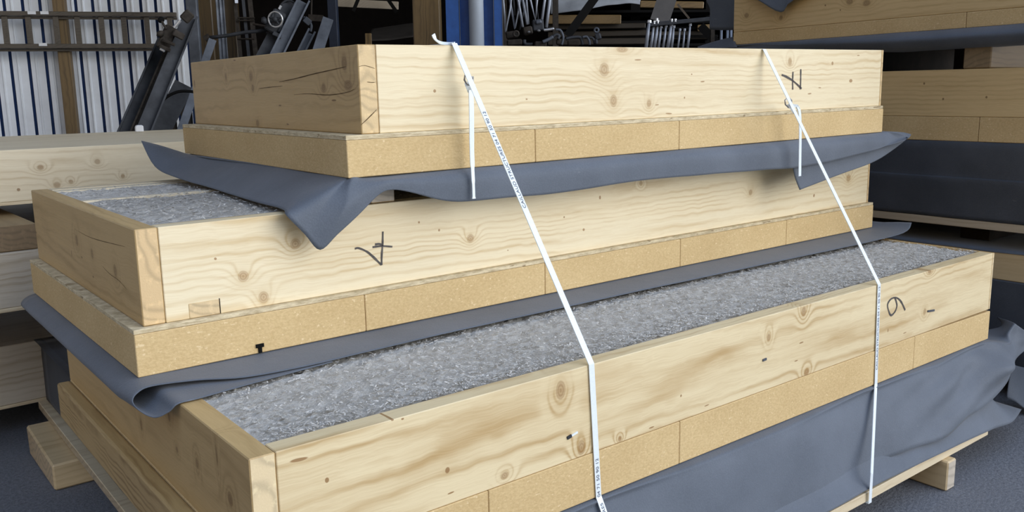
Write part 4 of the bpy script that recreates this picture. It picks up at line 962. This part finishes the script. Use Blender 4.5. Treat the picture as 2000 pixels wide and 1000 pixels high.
clampthing('low round clamp lying between hook and eyelet', [('hoop', 'tube', [(1105, 76), (1120, 73), (1134, 74), (1138, 88)], 5.6, 6, 'steel'), ('hoop', 'tube', [(1138, 73), (1146, 72), (1151, 80), (1152, 88)], 5.58, 5, 'steel_light'), ('body', 'bar', [(1108, 84), (1132, 84)], 5.62, 11, 'rust'), ('arm', 'tube', [(1150, 73), (1158, 75), (1162, 86)], 5.58, 5, 'steel')])
clampthing('upright eyelet fitting at the right end of the shelf', [('eyelet', 'ring', [(1165, 59), 4.0], 5.58, 4, 'steel_light'), ('body', 'bar', [(1166, 65), (1170, 78)], 5.6, 12, 'steel'), ('foot', 'bar', [(1164, 76), (1165, 87)], 5.58, 6, 'steel')])
clampthing('rusty clamp heap below the V hook rods', [('body', 'bar', [(988, 70), (1012, 66)], 5.7, 14, 'rust'), ('body', 'bar', [(990, 84), (1020, 82)], 5.66, 12, 'rust'), ('hoop', 'ring', [(1008, 66), 5], 5.62, 4, 'rust')])

# ---- timber rack at the back, with tarp
D5 = 7.2
lr_ = 'boards in the rear timber rack'
def rackboard(label, qa, qb, w_, mat, d_=D5, th=.25):
    mb = MB(); pbar(mb, qa, qb, d_, w_, th); return tag(mb.build('rack_board', mat, None, .006), label, 'board', lr_)
M['rackw'] = wood('rack_timber', 'X', (.20, .13, .05), (.10, .065, .028), (.24, .16, .07), seed=41, ring=5, across=8)
M['rackd'] = wood('dark_rack_timber', 'X', (.035, .027, .018), (.015, .012, .008), (.03, .024, .018), seed=42, ring=5, across=8, blot=.9)
rackboard('brown rack board with a lit sawn end, below the pale tarp', (1070, 38), (1211, 38), 17, 'rackw')
rackboard('dark rack board directly below the lit brown board', (1070, 53), (1258, 50), 10, 'rackd', D5 + .1)
rackboard('dark rack board behind the eyelet fitting', (1070, 68), (1262, 64), 11, 'rackd', D5 + .15)
rackboard('lowest dark rack board just above the topmost panel', (1070, 82), (1262, 80), 12, 'rackd', D5 + .1)
rackboard('brown round ended beam above the hanging pins', (1250, 8), (1374, 10), 13, 'rackw', D5 - .3, .09)
rackboard('dark rack board behind the hanging pins', (1255, 70), (1380, 68), 16, 'rackd', D5 + .2)
rackboard('brown rack piece left of the low grey membrane flap', (1362, 55), (1392, 53), 12, 'rackw', D5, .1)
tr = thing('timber_rack', 'dark rack with a diagonal brace carrying the rear boards', 'rack', tuple(colx(1130, D5)))
mb = MB(); pbar(mb, (1168, -12), (1108, 70), D5 - .35, 16, .05); mb.build('diagonal_brace', 'black', tr)
mb = MB(); pbar(mb, (1368, 50), (1398, 82), D5 - .35, 16, .05); mb.build('diagonal_brace', 'black', tr)
for x in (1075, 1240, 1385):
    p = colx(x, D5 + .45); mb = MB(); mb.bar(p + Vector((0, 0, .002)), p + Vector((0, 0, 3)), RT0 * .04, ey * .04); mb.build('rack_upright', 'black', tr)
for i, y in enumerate((27, 47.5, 60, 75, 91)):
    a, b2 = at((1068, y), D5 + .25), at((1392, y - 2), D5 + .25); mb = MB(); mb.bar(a, b2, (0, 0, .01), ey * .2); mb.build('rack_shelf', 'black', tr)
st = [[tuple(at(q, d_)) for q, d_ in r] for r in [[((1074, -30), D5 + .1), ((1074, 0), D5 - .1), ((1076, 26), D5 - .15)], [((1110, -30), D5 + .1), ((1110, 0), D5 - .12), ((1112, 24), D5 - .16)], [((1150, -30), D5 + .1), ((1150, -2), D5 - .12), ((1152, 17), D5 - .16)], [((1190, -30), D5 + .1), ((1190, -4), D5 - .12), ((1193, 10), D5 - .16)], [((1225, -30), D5 + .1), ((1225, -6), D5 - .12), ((1228, 6), D5 - .16)], [((1250, -30), D5 + .1), ((1250, -8), D5 - .1), ((1254, 9), D5 - .14)]]]
mb = MB(); cloth_grid(mb, st, 5, 5, .01)
tag(mb.build('pale_tarp', 'tarp', None, 0, True, .003), 'pale grey tarp covering the top of the rear timber rack', 'tarp')

# ---- pin rack
D6 = 5.3
pk = thing('pin_rack', 'dark angle bar rack with grey bolts hanging from it', 'rack', tuple(colx(1330, D6)))
mb = MB(); pbar(mb, (1268, 48), (1398, 36), D6, 8, .05); mb.build('angle_bar', 'steel', pk, .003)
mb = MB(); pbar(mb, (1305, -10), (1288, 42), D6 + .06, 37, .012); mb.build('hanger_plate', plain('brown_steel', (.10, .095, .09), .6, .2, .2, 7), pk)
mb = MB(); pbar(mb, (1323, 8), (1346, 36), D6 + .05, 4, .02); mb.build('thin_brace', 'railwood', pk)
for x in (1280, 1392):
    p = colx(x, D6 + .15); mb = MB(); mb.bar(p + Vector((0, 0, .002)), p + Vector((0, 0, 1.72)), RT0 * .012, ey * .012); mb.build('upright', 'rust', pk)
PG = 'bolts hanging in the pin rack'
pl = ['leftmost long bolt of the pin rack, in front of the bar end', 'second bolt of the pin rack, bright shank', 'third bolt of the pin rack, bright shank', 'fourth bolt of the pin rack, dull', 'fifth bolt of the pin rack, slanted dull shank', 'sixth bolt of the pin rack, brightest slanted shank', 'seventh bolt of the pin rack, dull behind the bright one', 'eighth bolt of the pin rack, thin', 'ninth bolt of the pin rack, thin', 'rightmost thin bolt of the pin rack']
for (xa, ya, xb, w_), lab in zip([(1268, 42, 1262, 7), (1277, 54, 1271, 6), (1285, 52, 1278, 6), (1291, 58, 1286, 5), (1301, 56, 1295, 5), (1311, 54, 1304, 7), (1316, 58, 1312, 5), (1328, 64, 1324, 4), (1337, 64, 1334, 4), (1348, 54, 1343, 5)], pl):
    t = thing('hanging_bolt', lab, 'bolt', tuple(at((xb, 92), D6 - .03)), group=PG)
    dd_ = D6 - (.06 if xa == 1268 else .0); top_ = (xa, ya if xa == 1268 else ya - 6)
    mb = MB(); mb.tube([at(top_, dd_), at(((xa + xb) / 2, (ya + 92) / 2), dd_), at((xb - 1, 100), dd_)], [w_ * .35 * dd_ / F_PX, w_ * .5 * dd_ / F_PX, w_ * .5 * dd_ / F_PX], 8); mb.build('shank', 'rod', t, smooth=True)
    mb = MB(); mb.tube([at((top_[0] + .3, top_[1] - 2), dd_), at((top_[0], top_[1] + 3), dd_)], w_ * .6 * dd_ / F_PX, 6); mb.build('head', 'steel_bright' if xa == 1268 else 'rod', t)
for k, (x, y) in enumerate([(1278, 43), (1285, 42), (1283, 38), (1312, 39), (1319, 39)]):
    mb = MB(); mb.tube([at((x, y - 2), D6 - .02), at((x, y + 4), D6 - .02)], 2.4 * D6 / F_PX, 6); mb.build('bolt_head', 'steel_bright', pk)
for k, (x, lab) in enumerate([(1409, 'left bright pin between the grey membrane flaps of the right stack'), (1421, 'middle bright pin between the grey membrane flaps of the right stack'), (1428, 'right bright pin between the grey membrane flaps of the right stack')]):
    mb = MB(); mb.tube([at((x, 57), 4.9), at((x - 1, 110), 4.9)], 2.6 * 4.9 / F_PX, 8); tag(mb.build('steel_pin', 'rod', None, smooth=True), lab, 'pin', 'bright pins by the right stack')
pp = thing('pin_stand', 'low dark bar holding the bright pins behind the right stack', 'rack', tuple(colx(1418, 4.9)))
a = colx(1418, 4.9); zt = at((1418, 110), 4.9).z
mb = MB(); mb.bar(a + Vector((0, 0, .002)), a + Vector((0, 0, zt)), RT0 * .05, ey * .03); mb.build('stand_post', 'dark', pp)

# ------------------------------------------------------------------ light
w = bpy.data.worlds.new('sky'); S.world = w; w.use_nodes = True; nt = w.node_tree; nt.nodes.clear()
wo = nt.nodes.new('ShaderNodeOutputWorld'); bg = nt.nodes.new('ShaderNodeBackground'); nt.links.new(bg.outputs[0], wo.inputs[0])
tc = nt.nodes.new('ShaderNodeTexCoord'); sep = nt.nodes.new('ShaderNodeSeparateXYZ'); nt.links.new(tc.outputs['Generated'], sep.inputs[0])
def wmr(sock, a, b, c=0, d=1, smooth=True):
    n = nt.nodes.new('ShaderNodeMapRange'); n.interpolation_type = 'SMOOTHSTEP' if smooth else 'LINEAR'
    nt.links.new(sock, n.inputs[0])
    for i, x in enumerate((a, b, c, d)): n.inputs[i + 1].default_value = x
    return n.outputs[0]
def wmix(f, a, b):
    n = nt.nodes.new('ShaderNodeMix'); n.data_type = 'RGBA'
    nt.links.new(f, n.inputs[0])
    for s_, v in ((n.inputs[6], a), (n.inputs[7], b)):
        if isinstance(v, tuple): s_.default_value = v + (1,)
        else: nt.links.new(v, s_)
    return n.outputs[2]
leftc = wmix(wmr(sep.outputs['Z'], .0, .25), (.11, .08, .035), (.76, .52, .205))
ground_side = wmix(wmr(sep.outputs['X'], -.75, .25), leftc, (1.12, 1.24, 1.42))   # bright sunlit yard in front, darker yard at the left
zen = (.72, .93, 1.34)
skyc = wmix(wmr(sep.outputs['Z'], .12, .65), ground_side, zen)
backc = wmix(wmr(sep.outputs['Y'], -.1, .5), skyc, (.08, .10, .14))
nt.links.new(backc, bg.inputs['Color']); bg.inputs['Strength'].default_value = 1.0
sd = bpy.data.lights.new('sun', 'SUN'); so = bpy.data.objects.new('sun', sd); COL.objects.link(so)
sd.energy = 2.25; sd.angle = R(55); sd.color = (1, .98, .95)
dv = Vector((-.45, 1, -.27)).normalized()      # travel direction of the light
so.rotation_euler = dv.to_track_quat('-Z', 'Y').to_euler(); so.location = (2, -6, 6)

vs = S.view_settings
vs.view_transform = 'Standard'; vs.look = 'None'; vs.gamma = 1; vs.use_curve_mapping = False; vs.exposure = 0.0
